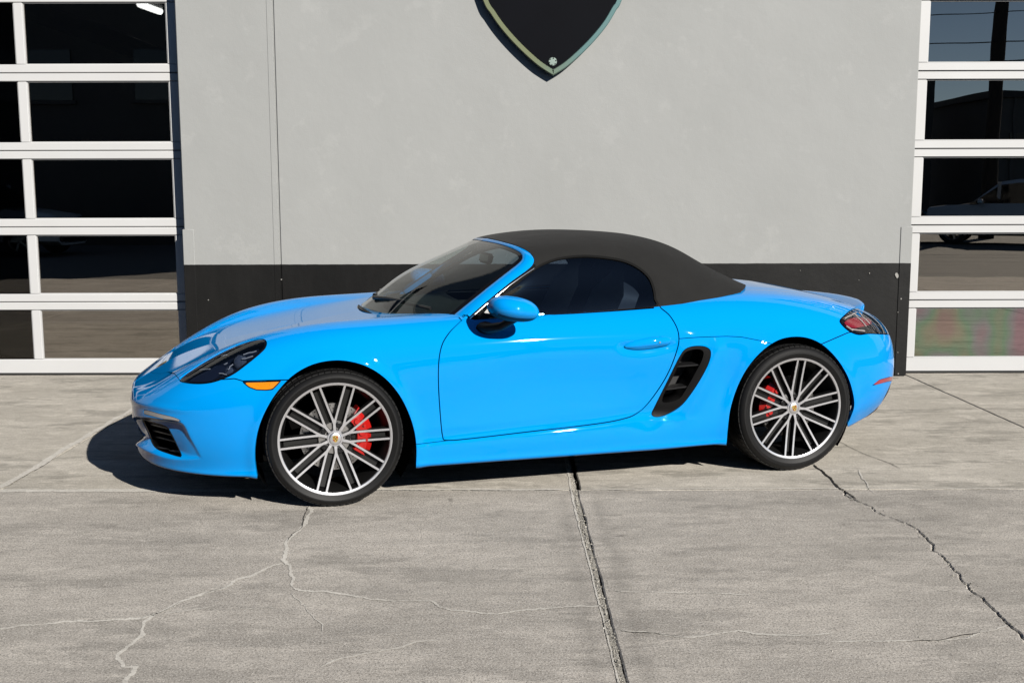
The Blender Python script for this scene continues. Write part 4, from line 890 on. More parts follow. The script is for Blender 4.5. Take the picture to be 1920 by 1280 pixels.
# ---- lamps, markers, intakes
def deep(name, m, mats, depth, parent, sides=(1, -1)): return tm_object(name, offset_tm(m, -depth), mats, parent, sides=sides, flange=0)
LENS = tm_object('headlight', lamp, SMOKE, CAR, flange=0, **both)
lamp_edge, _ = clip(lamp, -sdist(lamp.Q, LAMPF)-3.2)
lamp_ring = clip(lamp, sdist(lamp.Q, LAMPF)+4.0)[1]
for L_, s in zip(LENS, (1, -1)):
    tm_object('lamp_housing', offset_tm(lamp, -0.050), PLAST2, L_, sides=(s,), flange=0)
    tm_object('lamp_bezel', offset_tm(lamp_ring, -0.003), SATIN, L_, sides=(s,), flange=0.02)
    wall_ = tm_object('lamp_trim', offset_tm(clip(lamp, sdist(lamp.Q, crom(z1((440,560),(560,490),(600,470),(640,490),(560,560)), 4)))[0], -0.012), PLAST2, L_, sides=(s,), flange=.015)
    for (a, b, rr) in ((690, 440, .034), (640, 500, .022)):                 # projector lenses
        k = np.argmin(((lamp.Q-np.array(z1((a, b))[0]))**2).sum(1)); c = lamp.V[k]-lamp.N[k]*.036; nn = Vector(lamp.N[k])
        nn = Vector((nn.x-.7, nn.y, nn.z*.3)).normalized(); mb = MB(); mb.lathe([(0.0001, .5*rr), (rr*.5, .42*rr), (rr*.85, .2*rr), (rr, 0), (rr*1.15, -.1*rr), (rr*1.18, -.8*rr)], 20, 'Z')
        M = nn.to_track_quat('Z', 'Y').to_matrix(); mb.v = [tuple(Vector((c[0], c[1], c[2]))+M @ Vector(v)) for v in mb.v]
        if s == 1: mb.v = [(x, -y, z) for x, y, z in mb.v]
        mb.build('projector_lens', PLAST, L_)
    for seg in (((612,423),(650,416)), ((640,470),(660,460)), ((735,440),(800,425)), ((745,415),(810,398)), ((505,500),(560,494)), ((612,520),(655,525)), ((655,500),(690,470))):    # daytime light strips and bright edges
        pts = []
        for t in np.linspace(0, 1, 5):
            q = np.array(z1((seg[0][0]+(seg[1][0]-seg[0][0])*t, seg[0][1]+(seg[1][1]-seg[0][1])*t))[0]); k = np.argmin(((lamp.Q-q)**2).sum(1)); c = lamp.V[k]-lamp.N[k]*.006; pts.append((c[0], -c[1] if s == 1 else c[1], c[2]))
        MB().tube(pts, .0028, 6).build('light_strip', WHITEL, L_)
MK = tm_object('side_marker', marker, AMBER, CAR, flange=.004, **both)
for M_, s in zip(MK, (1, -1)):
    gm = sdist(marker.Q, np.array(z1((815,580),(900,578),(885,592),(845,595)))); rib = clip(marker, np.abs(gm)-1.0)[0]
    tm_object('lens_rib', offset_tm(rib, .0015), AMBER, M_, sides=(s,), flange=.003)
    edge = clip(marker, sdist(marker.Q, MARKER)+1.6)[1]
    tm_object('marker_frame', offset_tm(edge, .001), SATIN, M_, sides=(s,), flange=.003)
DR = tm_object('daytime_light', drl, DRLM, CAR, flange=.004, **both)
back = dict(sides=(1, -1))
GR = tm_object('front_air_intake', offset_tm(openf, -.075), VOID, CAR, flange=0, **both)
for G_, s in zip(GR, (1, -1)):
    rim_ = clip(openf, sdist(openf.Q, OPENF)+2.5)[1]; tm_object('intake_frame', offset_tm(rim_, -.002), BLACK, G_, sides=(s,), flange=.075)
    for k in range(4):
        yy = 803+k*11.0
        band = clip(openf, np.abs(openf.Q[:, 1]-(yy+(openf.Q[:, 0]-300)*0.27))-1.3)[0]
        tm_object('intake_slat', offset_tm(band, -.020), SLATM, G_, sides=(s,), flange=.03)
IN = tm_object('side_air_intake', offset_tm(clip(intake, sdist(intake.Q, INTAKE_IN)-2)[0], -.15), VOID, CAR, flange=0, **both)
for I_, s in zip(IN, (1, -1)):
    fr_ = clip(intake, sdist(intake.Q, INTAKE_IN))[1]
    e_ = sdist(fr_.Q, INTAKE); fr_o = offset_tm(fr_, 0.004*smooth01(-e_/5)-0.006*smooth01((10-sdist(fr_.Q, INTAKE_IN))/10))
    tm_object('intake_frame', fr_o, BLACK, I_, sides=(s,), flange=.14)
    for (a, b, c, d) in ((1258, 689, 1316, 684), (1238, 732, 1296, 725)):
        ln = (intake.Q[:, 1]-(b+(intake.Q[:, 0]-a)*(d-b)/(c-a))); top = clip(intake, np.maximum(np.abs(ln)-1.4, sdist(intake.Q, INTAKE_IN)))[0]
        tm_object('intake_slat', offset_tm(top, -.012), SLATM, I_, sides=(s,), flange=.08)
TL = tm_object('tail_light', tail, TAILG, CAR, flange=0, **both)
for T_, s in zip(TL, (1, -1)):
    tm_object('lamp_housing', offset_tm(tail, -.03), GLOSSB, T_, sides=(s,), flange=0)
    ring = clip(tail, sdist(tail.Q, TAIL)+3)[1]; tm_object('lamp_bezel', offset_tm(ring, -.002), GLOSSB, T_, sides=(s,), flange=.02)
    red = clip(tail, sdist(tail.Q, crom(z3((1235,375),(1290,345),(1370,350),(1390,380),(1330,400),(1280,405)), 4)))[0]
    tm_object('red_lens', offset_tm(red, -.009), REDLENS, T_, sides=(s,), flange=.02)
    for (a, b, c, d) in ((1235, 350, 1300, 320), (1295, 330, 1360, 400), (1315, 315, 1378, 385), (1270, 415, 1350, 425), (1240, 395, 1280, 420)):
        pts = []
        for t in np.linspace(0, 1, 5):
            q = np.array(z3((a+(c-a)*t, b+(d-b)*t))[0]); k = np.argmin(((tail.Q-q)**2).sum(1)); cc = tail.V[k]-tail.N[k]*.006; pts.append((cc[0], -cc[1] if s == 1 else cc[1], cc[2]))
        MB().tube(pts, .0045, 6).build('light_strip', WHITEL, T_)
tm_object('rear_reflector', refl, REDLENS, CAR, flange=.004, **both)
# door handle: a bulged blade in front of its recess
hp = patch(HANDLE, xmin=1, ymin=.5)
for D_, s in zip(DOORS, (1, -1)):
    dd = -sdist(hp.Q, HANDLE); bl = offset_tm(hp, 0.004+0.020*np.sqrt(np.clip(dd/11.0, 0, 1)))
    # normals of the bulge
    fn = np.zeros_like(bl.V); tri = bl.V[bl.F]; n_ = np.cross(tri[:, 2]-tri[:, 0], tri[:, 1]-tri[:, 0])
    for k in range(3): np.add.at(fn, bl.F[:, k], n_)
    bl.N = fn/np.maximum(np.linalg.norm(fn, axis=1, keepdims=True), 1e-9)
    tm_object('door_handle', bl, PAINT, D_, sides=(s,), flange=.012)
    if s == 1:
        c = hp.V[np.argmin(((hp.Q-np.array([1234, 641.5]))**2).sum(1))]
        MB().lathe([(0.0001, -.003), (.0045, -.003), (.0045, .003)], 14, 'Y', (c[0], -c[1]-.024, c[2])).build('key_lock', CHROME, D_)

# ---- greenhouse: windscreen, its frame, side glass and canvas top on one surface
GH = [
 [(.60,.75,.78),(.58,.748,.79),(.57,.742,.80),(.56,.735,.81),(.54,.72,.82),(.30,.48,.82),(.21,.25,.82),(.18,0,.82)],
 [(.69,.752,.80),(.68,.748,.86),(.67,.742,.868),(.66,.735,.872),(.645,.725,.876),(.42,.46,.88),(.325,.24,.885),(.29,0,.885)],
 [(.83,.755,.80),(.82,.744,.888),(.81,.727,.915),(.80,.715,.94),(.78,.705,.965),(.575,.45,.998),(.485,.24,1.010),(.45,0,1.014)],
 [(.97,.76,.80),(.965,.747,.888),(.955,.71,.95),(.945,.69,1.005),(.92,.672,1.055),(.765,.44,1.097),(.685,.23,1.110),(.655,0,1.114)],
 [(1.075,.76,.80),(1.07,.749,.889),(1.06,.70,.97),(1.05,.668,1.055),(1.02,.632,1.125),(.93,.42,1.172),(.868,.22,1.187),(.84,0,1.192)],
 [(1.145,.76,.80),(1.14,.75,.89),(1.13,.69,.985),(1.12,.645,1.09),(1.07,.583,1.178),(1.03,.42,1.222),(1.0,.22,1.236),(.985,0,1.240)],
 [(1.245,.76,.80),(1.24,.75,.892),(1.23,.688,.99),(1.22,.635,1.105),(1.2,.565,1.2),(1.17,.41,1.242),(1.15,.22,1.264),(1.14,0,1.270)],
 [(1.35,.76,.80),(1.35,.75,.895),(1.35,.688,1.0),(1.34,.635,1.11),(1.33,.565,1.205),(1.33,.41,1.255),(1.33,.22,1.278),(1.33,0,1.284)],
 [(1.5,.76,.81),(1.5,.75,.90),(1.5,.688,1.0),(1.5,.635,1.105),(1.5,.565,1.20),(1.5,.41,1.253),(1.5,.22,1.276),(1.5,0,1.283)],
 [(1.7,.76,.83),(1.7,.75,.91),(1.7,.690,.995),(1.7,.632,1.088),(1.7,.555,1.18),(1.7,.41,1.236),(1.7,.22,1.262),(1.7,0,1.270)],
 [(1.88,.755,.84),(1.88,.742,.922),(1.88,.684,.995),(1.88,.622,1.07),(1.88,.54,1.15),(1.88,.40,1.208),(1.88,.22,1.238),(1.88,0,1.247)],
 [(2.03,.745,.86),(2.03,.728,.935),(2.03,.668,.990),(2.03,.603,1.042),(2.03,.515,1.098),(2.03,.38,1.152),(2.03,.21,1.190),(2.03,0,1.203)],
 [(2.15,.725,.88),(2.15,.703,.948),(2.15,.645,.985),(2.15,.583,1.017),(2.15,.495,1.052),(2.15,.36,1.093),(2.15,.2,1.127),(2.15,0,1.140)],
 [(2.28,.69,.90),(2.28,.660,.955),(2.28,.608,.975),(2.28,.55,.992),(2.28,.47,1.010),(2.28,.34,1.035),(2.28,.19,1.058),(2.28,0,1.069)],
 [(2.40,.65,.90),(2.40,.62,.940),(2.40,.57,.952),(2.40,.52,.962),(2.40,.44,.972),(2.40,.32,.986),(2.40,.18,1.000),(2.40,0,1.008)],
 [(2.52,.60,.88),(2.52,.58,.92),(2.52,.53,.925),(2.52,.48,.930),(2.52,.41,.935),(2.52,.3,.94),(2.52,.17,.946),(2.52,0,.95)],
]
DG = np.array(GH, float); NETG = near_interp(DG, 2, 0.7)
TUg = np.linspace(0.3, DG.shape[0]-3-.0001, 300); TVg = np.linspace(0, DG.shape[1]-3, 130)
GG = surf(NETG, TUg, TVg); GG[:, -1, 1] = 0
HOUSE = make_tm(GG, grid_normals(GG), np.stack(np.meshgrid(TUg, TVg, indexing='ij'), -1))
W_IN = np.concatenate([crom([(841,599.5),(880,567.5),(930,527.5),(968,498),(979,486),(975,474),(955,464),(930,456.5),(903,451.5)], 5, False), [(880,438),(560,438),(560,660),(800,660)]])
W_OUT = np.concatenate([crom([(871,602),(905,572),(955,531),(989,506),(1000,494),(1000,484),(990,472.5),(967,461.5),(935,452.5),(908,446.5)], 5, False), [(880,430),(540,430),(540,680),(815,680)]])
WINDOW = crom(z6((455,715),(600,580),(750,455),(900,338),(1000,287),(1100,260),(1250,246),(1400,255),(1550,281),(1660,330),(1740,400),(1775,480),(1787,560),(1783,616),(1500,640),(1200,664),(950,687),(600,712)), 5)
h = HOUSE
def g_gh_belt(m):                   # above the belt line, or where the canvas meets the rear deck
    return np.where(m.V[:, 0] > 0.6, g_belt(m)-0.6, -60)
h, _ = clip(h, np.where(h.V[:, 0] > .66, g_belt(h)-9, -60))
h, _ = clip(h, (h.V[:, 0]-xrear(h.V[:, 1])-.012)*350)
h, _ = clip(h, (xbase(h.V[:, 1])-.05-h.V[:, 0])*350)
front, rest = clip(h, sdist(h.Q, W_OUT, 60)); rest, _ = clip(rest, g_belt(rest)-1.2)
frame, wind = clip(front, -sdist(front.Q, W_IN, 60))
frit, wind = clip(wind, -sdist(wind.Q, W_IN, 60)-7.0)
gw = sdist(rest.Q, WINDOW, 60)
side_g, rest2 = clip(rest, gw)
seal, canvas = clip(rest2, sdist(rest2.Q, WINDOW, 60)-3.5)
strip, canvas = clip(canvas, np.where(canvas.Q[:, 0] < 1004, -1.0, 1.0)*(canvas.Q[:, 1] > 497)+(canvas.Q[:, 1] <= 497)*1.0)
dfr = np.minimum(-sdist(frame.Q, W_OUT, 60), sdist(frame.Q, W_IN, 60)); frame_o = offset_tm(frame, 0.002+0.008*np.sqrt(np.clip(dfr/7, 0, 1)))
def renorm(m):
    fn = np.zeros_like(m.V); tri = m.V[m.F]; n_ = np.cross(tri[:, 2]-tri[:, 0], tri[:, 1]-tri[:, 0])
    for k in range(3): np.add.at(fn, m.F[:, k], n_)
    ln = np.linalg.norm(fn, axis=1, keepdims=True); m.N = np.where(ln > 1e-12, fn/np.maximum(ln, 1e-12), m.N); return m
tm_object('windscreen_frame', renorm(frame_o), PAINT, CAR, sides=(1, -1), join=True, flange=.03)
WS = tm_object('windscreen', wind, WSGLASS, CAR, sides=(1, -1), join=True, flange=0)[0]
tm_object('windscreen_border', frit, GLOSSB, WS, sides=(1, -1), join=True, flange=0)
SW = tm_object('side_window', offset_tm(side_g, -.006), SDGLASS, CAR, flange=0, **both)
for S_, s in zip(SW, (1, -1)):
    tm_object('window_seal', seal, SEALM, S_, sides=(s,), flange=.012)
    if len(strip.F): tm_object('window_trim', strip, SEALM, S_, sides=(s,), flange=.01)
cv = offset_tm(canvas, 0.006*smooth01(sdist(canvas.Q, WINDOW, 60)/14))
TOP = tm_object('soft_top', renorm(cv), CANVAS, CAR, sides=(1, -1), join=True, flange=.014)[0]
# bright moulding along the pillar and thin line at the base of the glass
pl = [car_at(a, b, y) for a, b, y in ((878, 600, .752), (905, 576, .737), (930, 556, .722), (955, 535, .70), (980, 517, .675), (1001, 503, .655))]
for s in (1, -1):
    MB().tube([(p[0], -s*p[1]-s*.004, p[2]) for p in pl], .003, 8).build('pillar_moulding', CHROME, CAR)
bl_ = [car_at(a, b, .762) for a, b in ((905, 601), (1017, 592.5), (1130, 584.5), (1226, 577))]
for s in (1, -1): MB().tube([(p[0], -s*p[1], p[2]) for p in bl_], .004, 8).build('belt_moulding', VOID, CAR)

for s in (1, -1):
    f0_ = car_at(866, 601, .748); f1_ = car_at(882, 588, .742)
    MB().tube([(f0_[0]-.02, -s*f0_[1], f0_[2]-.012), (f0_[0], -s*f0_[1], f0_[2]-.002), (f1_[0], -s*f1_[1], f1_[2]), (f1_[0]+.02, -s*(f1_[1]-.01), f1_[2]+.018)], [.006, .010, .009, .004], 10).build('pillar_foot', PAINT, CAR, smooth=60)
# ---- rear spoiler lip on the engine lid
mb = MB(); ny = 24; prof = [(-.10, .012), (-.05, .022), (0.0, .034), (.05, .046), (.072, .049), (.078, .044), (.05, .026), (0.0, .004), (-.06, -.008)]
sec = []
for i in range(ny+1):
    y = -.60+1.2*i/ny; a = abs(y)/.60; xc = 3.19-.20*a**2.3; zc = float(np.interp(a, [0, .5, .8, 1], [.815, .812, .803, .782])); k = 1-.75*max(0, (a-.75)/.25)**2
    sec.append([(xc+px_*(.6+.4*k), y, zc+pz_*k) for px_, pz_ in prof])
P_ = len(prof); mb.add([v for s_ in sec for v in s_], [(i*P_+j, i*P_+(j+1) % P_, (i+1)*P_+(j+1) % P_, (i+1)*P_+j) for i in range(ny) for j in range(P_)]+[tuple(range(P_)), tuple(range(ny*P_+P_-1, ny*P_-1, -1))])
mb.build('rear_spoiler', PAINT, CAR, smooth=50)
MB().box((3.09, 0, .80), (.10, .90, .03), rz=0).build('spoiler_recess', VOID, CAR)
# diffuser and tail pipes
tm_object('rear_diffuser', offset_tm(diff_, -.006), BLACK, RB, sides=(1, -1), flange=.02)
for s in (-.07, .07): MB().lathe([(.034, -.09), (.042, -.09), (.042, .05), (.034, .05), (.034, -.09)], 24, 'X', (3.36, s, .32)).build('exhaust_pipe', CHROME, CAR)

# ---- wheel wells
for x, r, yo in ((0.0, .395, .80), (2.455, .40, .82)):
    for s in (1, -1):
        mb = MB(); mb.lathe([(r, -s*.42), (r, -s*yo)], 40, 'Y', (x, 0, .335), a0=R(-35), a1=R(215)); mb.box((x, -s*.42, .45), (.8, .01, .6))
        mb.build('wheel_well', VOID, CAR)
# ---- wheels
def wheel_meshes(tr, tw, rw, face, n_spin):
    """tyre radius, tyre width, rim width; the wheel turns about Y, its outer face at -Y"""
    yo, yi = -tw/2, tw/2; RR = .2685
    t = MB()
    half = [(RR-.008, yo+.022), (RR+.002, yo+.013), (RR+.008, yo+.010), (RR+.022, yo+.0015), (RR+.030, yo-.002), (RR+.0305, yo-.0034), (RR+.034, yo-.0036), (RR+.0345, yo-.0028), (tr-.034, yo-.002), (tr-.0335, yo-.0030), (tr-.030, yo-.0024), (tr-.0295, yo-.0006), (tr-.018, yo+.006), (tr-.0115, yo+.018), (tr-.008, yo+.034), (tr-.007, yo+.055)]
    prof = half+[(tr-.0065, 0)]+[(r, -y) for r, y in half[::-1]]
    t.lathe(prof, 96, 'Y')
    # tread blocks: shoulder grooves and circumferential grooves are real depth
    nb = 66
    for i in range(nb):
        a0 = 2*math.pi*i/nb; da = 2*math.pi/nb*.84
        for (ya, yb, sk, dr) in ((yo+.020, yo+.060, -.6, .0065), (yo+.068, yo+.100, .8, .006), (-yo-.100, -yo-.068, .8, .006), (-yo-.060, -yo-.020, -.6, .0065)):
            vs = []
            for rr_ in (0, 1):
                for (y, aa) in ((ya, a0), (yb, a0+sk*.05), (yb, a0+sk*.05+da), (ya, a0+da)):
                    ed = abs(y) > (-yo-.03)
                    r_ = (tr-.022 if (rr_ == 0) else (tr-(.0055 if ed else 0)))
                    vs.append((r_*math.cos(aa), y, r_*math.sin(aa)))
            t.add(vs, [(0, 1, 2, 3), (4, 5, 6, 7), (0, 1, 5, 4), (1, 2, 6, 5), (2, 3, 7, 6), (3, 0, 4, 7)])
    tyre = t.mesh('tyre', 40)
    r = MB()            # rim: bright outer lip, dark barrel
    r.lathe([(.2630, yo+.018), (.2645, yo+.0115), (.2690, yo+.0092), (.2755, yo+.0088), (.2775, yo+.0115), (.2770, yo+.022)], 96, 'Y', mi=0)
    r.lathe([(.2630, yo+.018), (.2590, yo+.030), (.2480, yo+.055), (.238, yo+.10), (.236, yi-.03), (.262, yi-.015)], 72, 'Y', mi=1)
    rim = r.mesh('wheel', 40)
    # a twin spoke along +X: two machined bars with a sunk channel between
    zf = lambda q: yo+face+.004+.016*(1-((q-.05)/.21))-.012*math.sin(math.pi*min(1, max(0, (q-.05)/.21)))*-.3
    sp = MB(); st = [.034, .050, .062, .070, .085, .11, .15, .20, .24, .2640]
    for sg in (-1, 1):
        rows = []
        for q in st:
            off = min(.0225, q*.3249-.0003)
            wtop = .0058+.0020*max(0, (.10-q)/.06); wbot = wtop+.0042; f_ = zf(q)
            dep = .030+.012*max(0, (q-.2)/.06)
            rows.append([(q, f_+dep, sg*off-wbot), (q, f_+.0022, sg*off-wtop), (q, f_, sg*off-wtop+.001), (q, f_, sg*off+wtop-.001), (q, f_+.0022, sg*off+wtop), (q, f_+dep, sg*off+wbot)])
        vs = [v for rw_ in rows for v in rw_]; K = 6
        for i in range(len(st)-1):
            for j in range(K-1):
                sp.add([vs[i*K+j], vs[(i+1)*K+j], vs[(i+1)*K+j+1], vs[i*K+j+1]], [(0, 1, 2, 3)], 0 if j in (2, 1, 3) else 1)
    fl = []
    for q in (.085, .15, .20, .245): f_ = zf(q); fl += [(q, f_+.027, -.0185), (q, f_+.027, .0185)]
    sp.add(fl, [(0, 1, 3, 2), (2, 3, 5, 4), (4, 5, 7, 6)], 1)
    spoke = sp.mesh('spoke', 30, fix=False)
    hb = MB(); f0 = zf(.06)
    hb.lathe([(.0001, f0-.001), (.037, f0-.001), (.0405, f0+.002), (.042, f0+.008)], 60, 'Y', mi=0); hb.lathe([(.042, f0+.008), (.046, f0+.019), (.080, f0+.023), (.088, f0+.030), (.090, f0+.07), (.0001, f0+.07)], 60, 'Y', mi=1)
    hub = hb.mesh('hub', 40)
    cp = MB(); cp.lathe([(.0001, f0-.008), (.024, f0-.0075), (.030, f0-.005), (.032, f0-.0005)], 40, 'Y'); cap = cp.mesh('centre_cap', 50)
    sh = lambda w, hgt, d: MB().prism([(-w, hgt*.42), (-w*.5, hgt*.5), (w*.5, hgt*.5), (w, hgt*.42), (w*.96, -.05*hgt), (w*.6, -hgt*.36), (0, -hgt*.5), (-w*.6, -hgt*.36), (-w*.96, -.05*hgt)], d, d+.0012, 'XZ')
    c0 = f0-.0088
    crest = sh(.0135, .034, c0)
    for (x, z, w, hh, mi) in ((.0062, .008, .0016, .009, 1), (.0095, .008, .0016, .009, 1), (-.0062, -.006, .0016, .009, 1), (-.0095, -.005, .0014, .006, 1), (-.006, .0105, .0042, .002, 2), (-.006, .006, .0042, .002, 2), (.006, -.004, .0042, .002, 2), (.005, -.008, .0032, .002, 2), (0, .0015, .0034, .0046, 2), (0, .0150, .006, .0012, 2)):
        crest.box((x, c0-.0004, z), (w*2, .0012, hh), mi)
    crestm = crest.mesh('crest', 0)
    lg = MB(); lg.lathe([(.0001, -.002), (.0052, -.002), (.0055, -.006), (.0095, -.006), (.0102, .012)], 12, 'Y', mi=0); lg.lathe([(.0104, -.001), (.0140, .000), (.0145, .010)], 16, 'Y', mi=0); lug = lg.mesh('lug_bolt', 30)
    return dict(tyre=tyre, rim=rim, spoke=spoke, hub=hub, cap=cap, crest=crestm, lug=lug, f0=f0)
def place_wheel(W, loc, flip, spin):
    w = link('wheel', W['rim'], [SILVER, TITAN], CAR, loc); w.rotation_euler = (0, 0, math.pi if flip else 0)
    link('tyre', W['tyre'], RUBBER, w)
    for k in range(10):
        s_ = link('spoke', W['spoke'], [SILVER, TITAN], w); s_.rotation_euler = (0, -(spin+k*2*math.pi/10), 0)
    link('hub', W['hub'], [SILVER, TITAN], w); c_ = link('centre_cap', W['cap'], SILVER, w); cr_ = link('crest', W['crest'], [GOLD, CRED, SATIN], w)
    cr_.rotation_euler = (0, -spin, 0)
    for k in range(5):
        a = spin+k*2*math.pi/5; l_ = link('lug_bolt', W['lug'], [SATIN], w); l_.location = (.0655*math.cos(a), W['f0']+.010, .0655*math.sin(a))
    return w
WF = wheel_meshes(.336, .232, .21, .011, 0); WR = wheel_meshes(.346, .262, .24, .011, 0)
YF, YR = .7525, .762
for s in (1, -1):
    place_wheel(WF, (0, -s*YF, .336), s == -1, R(2.0)); place_wheel(WR, (2.475, -s*YR, .346), s == -1, R(11.5))
# ---- brakes
def brake(x, z, s, yw, ca, rad, off):
    mb = MB(); yd = -s*(yw+off)
    mb.lathe([(.085, yd-.014), (rad, yd-.014), (rad, yd+.014), (.085, yd+.014)], 64, 'Y', (x, 0, z), closed=True)
    mb.lathe([(.0001, yd-s*.045), (.078, yd-s*.045), (.085, yd-s*.01)], 40, 'Y', (x, 0, z))
    dsc = mb.build('brake_disc', STEEL, CAR)
    hm = MB()
    for i in range(36):
        for j, rr in enumerate((.105, .122, .139, .155)):
            if rr > rad-.008: continue
            a = 2*math.pi*i/36+j*.09
            hm.lathe([(.0001, yd-s*.0146), (.0032, yd-s*.0146)], 6, 'Y', (x+rr*math.cos(a), 0, z+rr*math.sin(a)))
    hm.build('drill_holes', VOID, dsc, smooth=0)
    cm = MB(); n = 14; vs = []; yo = yd-s*.055; yi = yd+s*.05
    for i in range(n+1):
        a = ca+R(-42)+R(84)*i/n; e = math.sin(math.pi*i/n)**.35
        for (rr, y) in ((rad-.062, yo+s*.012), (rad-.055, yo), (rad-.008, yo-s*.004*e), (rad+.020, yo+s*.02), (rad+.020, yi), (rad-.062, yi)):
            vs.append((x+rr*math.cos(a), y, z+rr*math.sin(a)))
    cm.add(vs, [(i*6+j, i*6+(j+1) % 6, i*6+6+(j+1) % 6, i*6+6+j) for i in range(n) for j in range(6)]+[tuple(range(6)), tuple(range(n*6+5, n*6-1, -1))])
    for da in (-27, 0, 27):
        a = ca+R(da); cm.lathe([(.0001, yo-s*.009), (.013, yo-s*.009), (.016, yo-s*.003), (.017, yo+s*.01)], 16, 'Y', (x+(rad-.033)*math.cos(a), 0, z+(rad-.033)*math.sin(a)))
    for da in (-14, 14):
        a = ca+R(da); cm.lathe([(.0001, yo-s*.014), (.006, yo-s*.014), (.007, yo)], 8, 'Y', (x+(rad-.012)*math.cos(a), 0, z+(rad-.012)*math.sin(a)))
    cal = cm.build('brake_caliper', RED, CAR, smooth=40)
for s in (1, -1):
    brake(0.0, .336, s, .70, R(8), .165, .075); brake(2.475, .346, s, .70, R(162), .165, .082)

# ---- door mirrors
def mirror(s):
    c0 = car_at(963, 581, .985); vs = []; nu_, nv_ = 28, 20; mb = MB()
    for i in range(nu_+1):
        th = math.pi*i/nu_
        for j in range(nv_):
            ph = 2*math.pi*j/nv_; ex = math.cos(th); sy_ = math.sin(th)
            # teardrop: blunt at the rear (mirror glass), round at the front
            x = .118*ex; k = sy_**.8*(1.0-.12*ex if ex < 0 else 1.0)
            y = .098*k*math.cos(ph); z = .066*k*(math.sin(ph) if math.sin(ph) > 0 else .85*math.sin(ph))
            if ex > .55: x = .118*(.55+(ex-.55)*.95)
            x += .02*(y/.098)
            vs.append((c0[0]+x, -s*(c0[1]+y), c0[2]+z-.015*ex))
    fs = [(i*nv_+j, i*nv_+(j+1) % nv_, (i+1)*nv_+(j+1) % nv_, (i+1)*nv_+j) for i in range(nu_) for j in range(nv_)]
    mb.add(vs, fs)
    hs = mb.build('door_mirror', PAINT, CAR, smooth=60)
    lo = MB(); vs2 = [(c0[0]+(v[0]-c0[0])*1.012, -s*c0[1]+(v[1]+s*c0[1])*1.012, c0[2]-.0+(v[2]-c0[2])*1.014) for v in vs]
    keep = [f for f in fs if all(vs2[q][2] < c0[2]-.020-.13*(vs2[q][0]-c0[0]) for q in f) and all(vs2[q][0] < c0[0]+.088 for q in f)]
    lo.add(vs2, keep); lo.build('mirror_lower_shell', BLACK, hs, smooth=60)
    a = car_at(918, 612, .86); ar = MB()
    ar.tube([(a[0]-.01, -s*.80, a[2]-.012), (a[0]+.005, -s*.86, a[2]-.01), (a[0]+.05, -s*.91, a[2]+.006), (a[0]+.10, -s*.965, c0[2]-.045)], [.05, .042, .034, .030], 12, flat=(1.0, .62)); ar.build('mirror_arm', BLACK, hs, smooth=60)
    tp = MB(); q = [car_at(*t) for t in ((897, 598, .765), (905, 588, .764), (926, 564, .745), (932, 566, .745), (930, 594, .768))]
    n_ = len(q); tp.add([(p[0], -s*p[1]+s*.012, p[2]) for p in q]+[(p[0], -s*p[1]-s*.006, p[2]) for p in q], [tuple(range(n_)), tuple(range(2*n_-1, n_-1, -1))]+[(i, (i+1) % n_, n_+(i+1) % n_, n_+i) for i in range(n_)]); tp.build('mirror_sail', SATIN, hs)
    gl = MB(); gl.lathe([(.0001, 0), (.9, 0), (1, -.004)], 28, 'X'); gl.v = [(c0[0]+.072+v[0]+.018*(v[1]), -s*c0[1]+v[1]*.078, c0[2]-.012+v[2]*.048) for v in gl.v]; gl.build('mirror_glass', CHROME, hs)
for s in (1, -1): mirror(s)

# ---- wipers and cowl
cw = MB(); pts_o, pts_i = [], []
for i in range(21):
    y = -.70+1.4*i/20; xb = float(xbase(abs(y))); zo = float(np.interp(abs(y), [0, .35, .7], [.868, .868, .86])); pts_o.append((xb-.045, y, zo)); pts_i.append((xb+.10, y, zo-.005))
cw.add(pts_o+pts_i, [(i, i+1, 22+i, 21+i) for i in range(20)]); cw.build('cowl_panel', BLACK, CAR)
def ws_point(y, t):                 # on the windscreen: t from base to header
    k_ = int((.15+3.4*t)/12.7*299); col = np.argmin(np.abs(GG[k_, :, 1]-abs(y))); p = GG[k_, col]; return Vector((p[0], y, p[2]))
for (ya, yb, t0, t1) in ((-.06, -.56, .035, .03), (.52, .06, .03, .04)):
    a_ = ws_point(ya, t0); b_ = ws_point(yb, t1); up = Vector((-.006, 0, .010))
    wb = MB(); pt = [a_.lerp(b_, k/6)+up for k in range(7)]; wb.tube(pt, .0075, 6, flat=(1, 1.2))
    wb.tube([a_+Vector((-.02, .03, .002)), a_.lerp(b_, .25)+Vector((-.022, 0, .018)), a_.lerp(b_, .55)+Vector((-.012, 0, .022))], [.012, .010, .006], 8); wb.build('wiper', SATIN, CAR)

# ---- interior
tub = MB(); tub.box((1.35, 0, .45), (1.5, 1.36, .04)); tub.box((2.06, 0, .70), (.04, 1.36, .50)); tub.box((.58, 0, .66), (.05, 1.36, .42))
for s in (-1, 1): tub.box((1.30, s*.705, .66), (1.5, .06, .44))
tub.build('cabin_lining', DASH, CAR)
dm = MB(); prof = [(.45, .80), (.50, .862), (.62, .895), (.76, .905), (.86, .885), (.90, .83), (.90, .66), (.60, .60)]
vs = []
for i in range(13):
    y = -.68+1.36*i/12; hump = .035*math.exp(-((y+.34)/.16)**2); sh_ = .16*(abs(y)/.68)**2.2
    vs += [(px_+sh_*(1 if k < 4 else .3), y, pz_+(hump if 2 < k < 5 else 0)-.012*(abs(y)/.68)**2) for k, (px_, pz_) in enumerate(prof)]
dm.add(vs, [(i*8+j, i*8+j+1, i*8+9+j, i*8+8+j) for i in range(12) for j in range(7)]); dm.build('dashboard', DASH, CAR, smooth=50)
stw = MB(); n = 32; rw = .175; tilt = R(24)
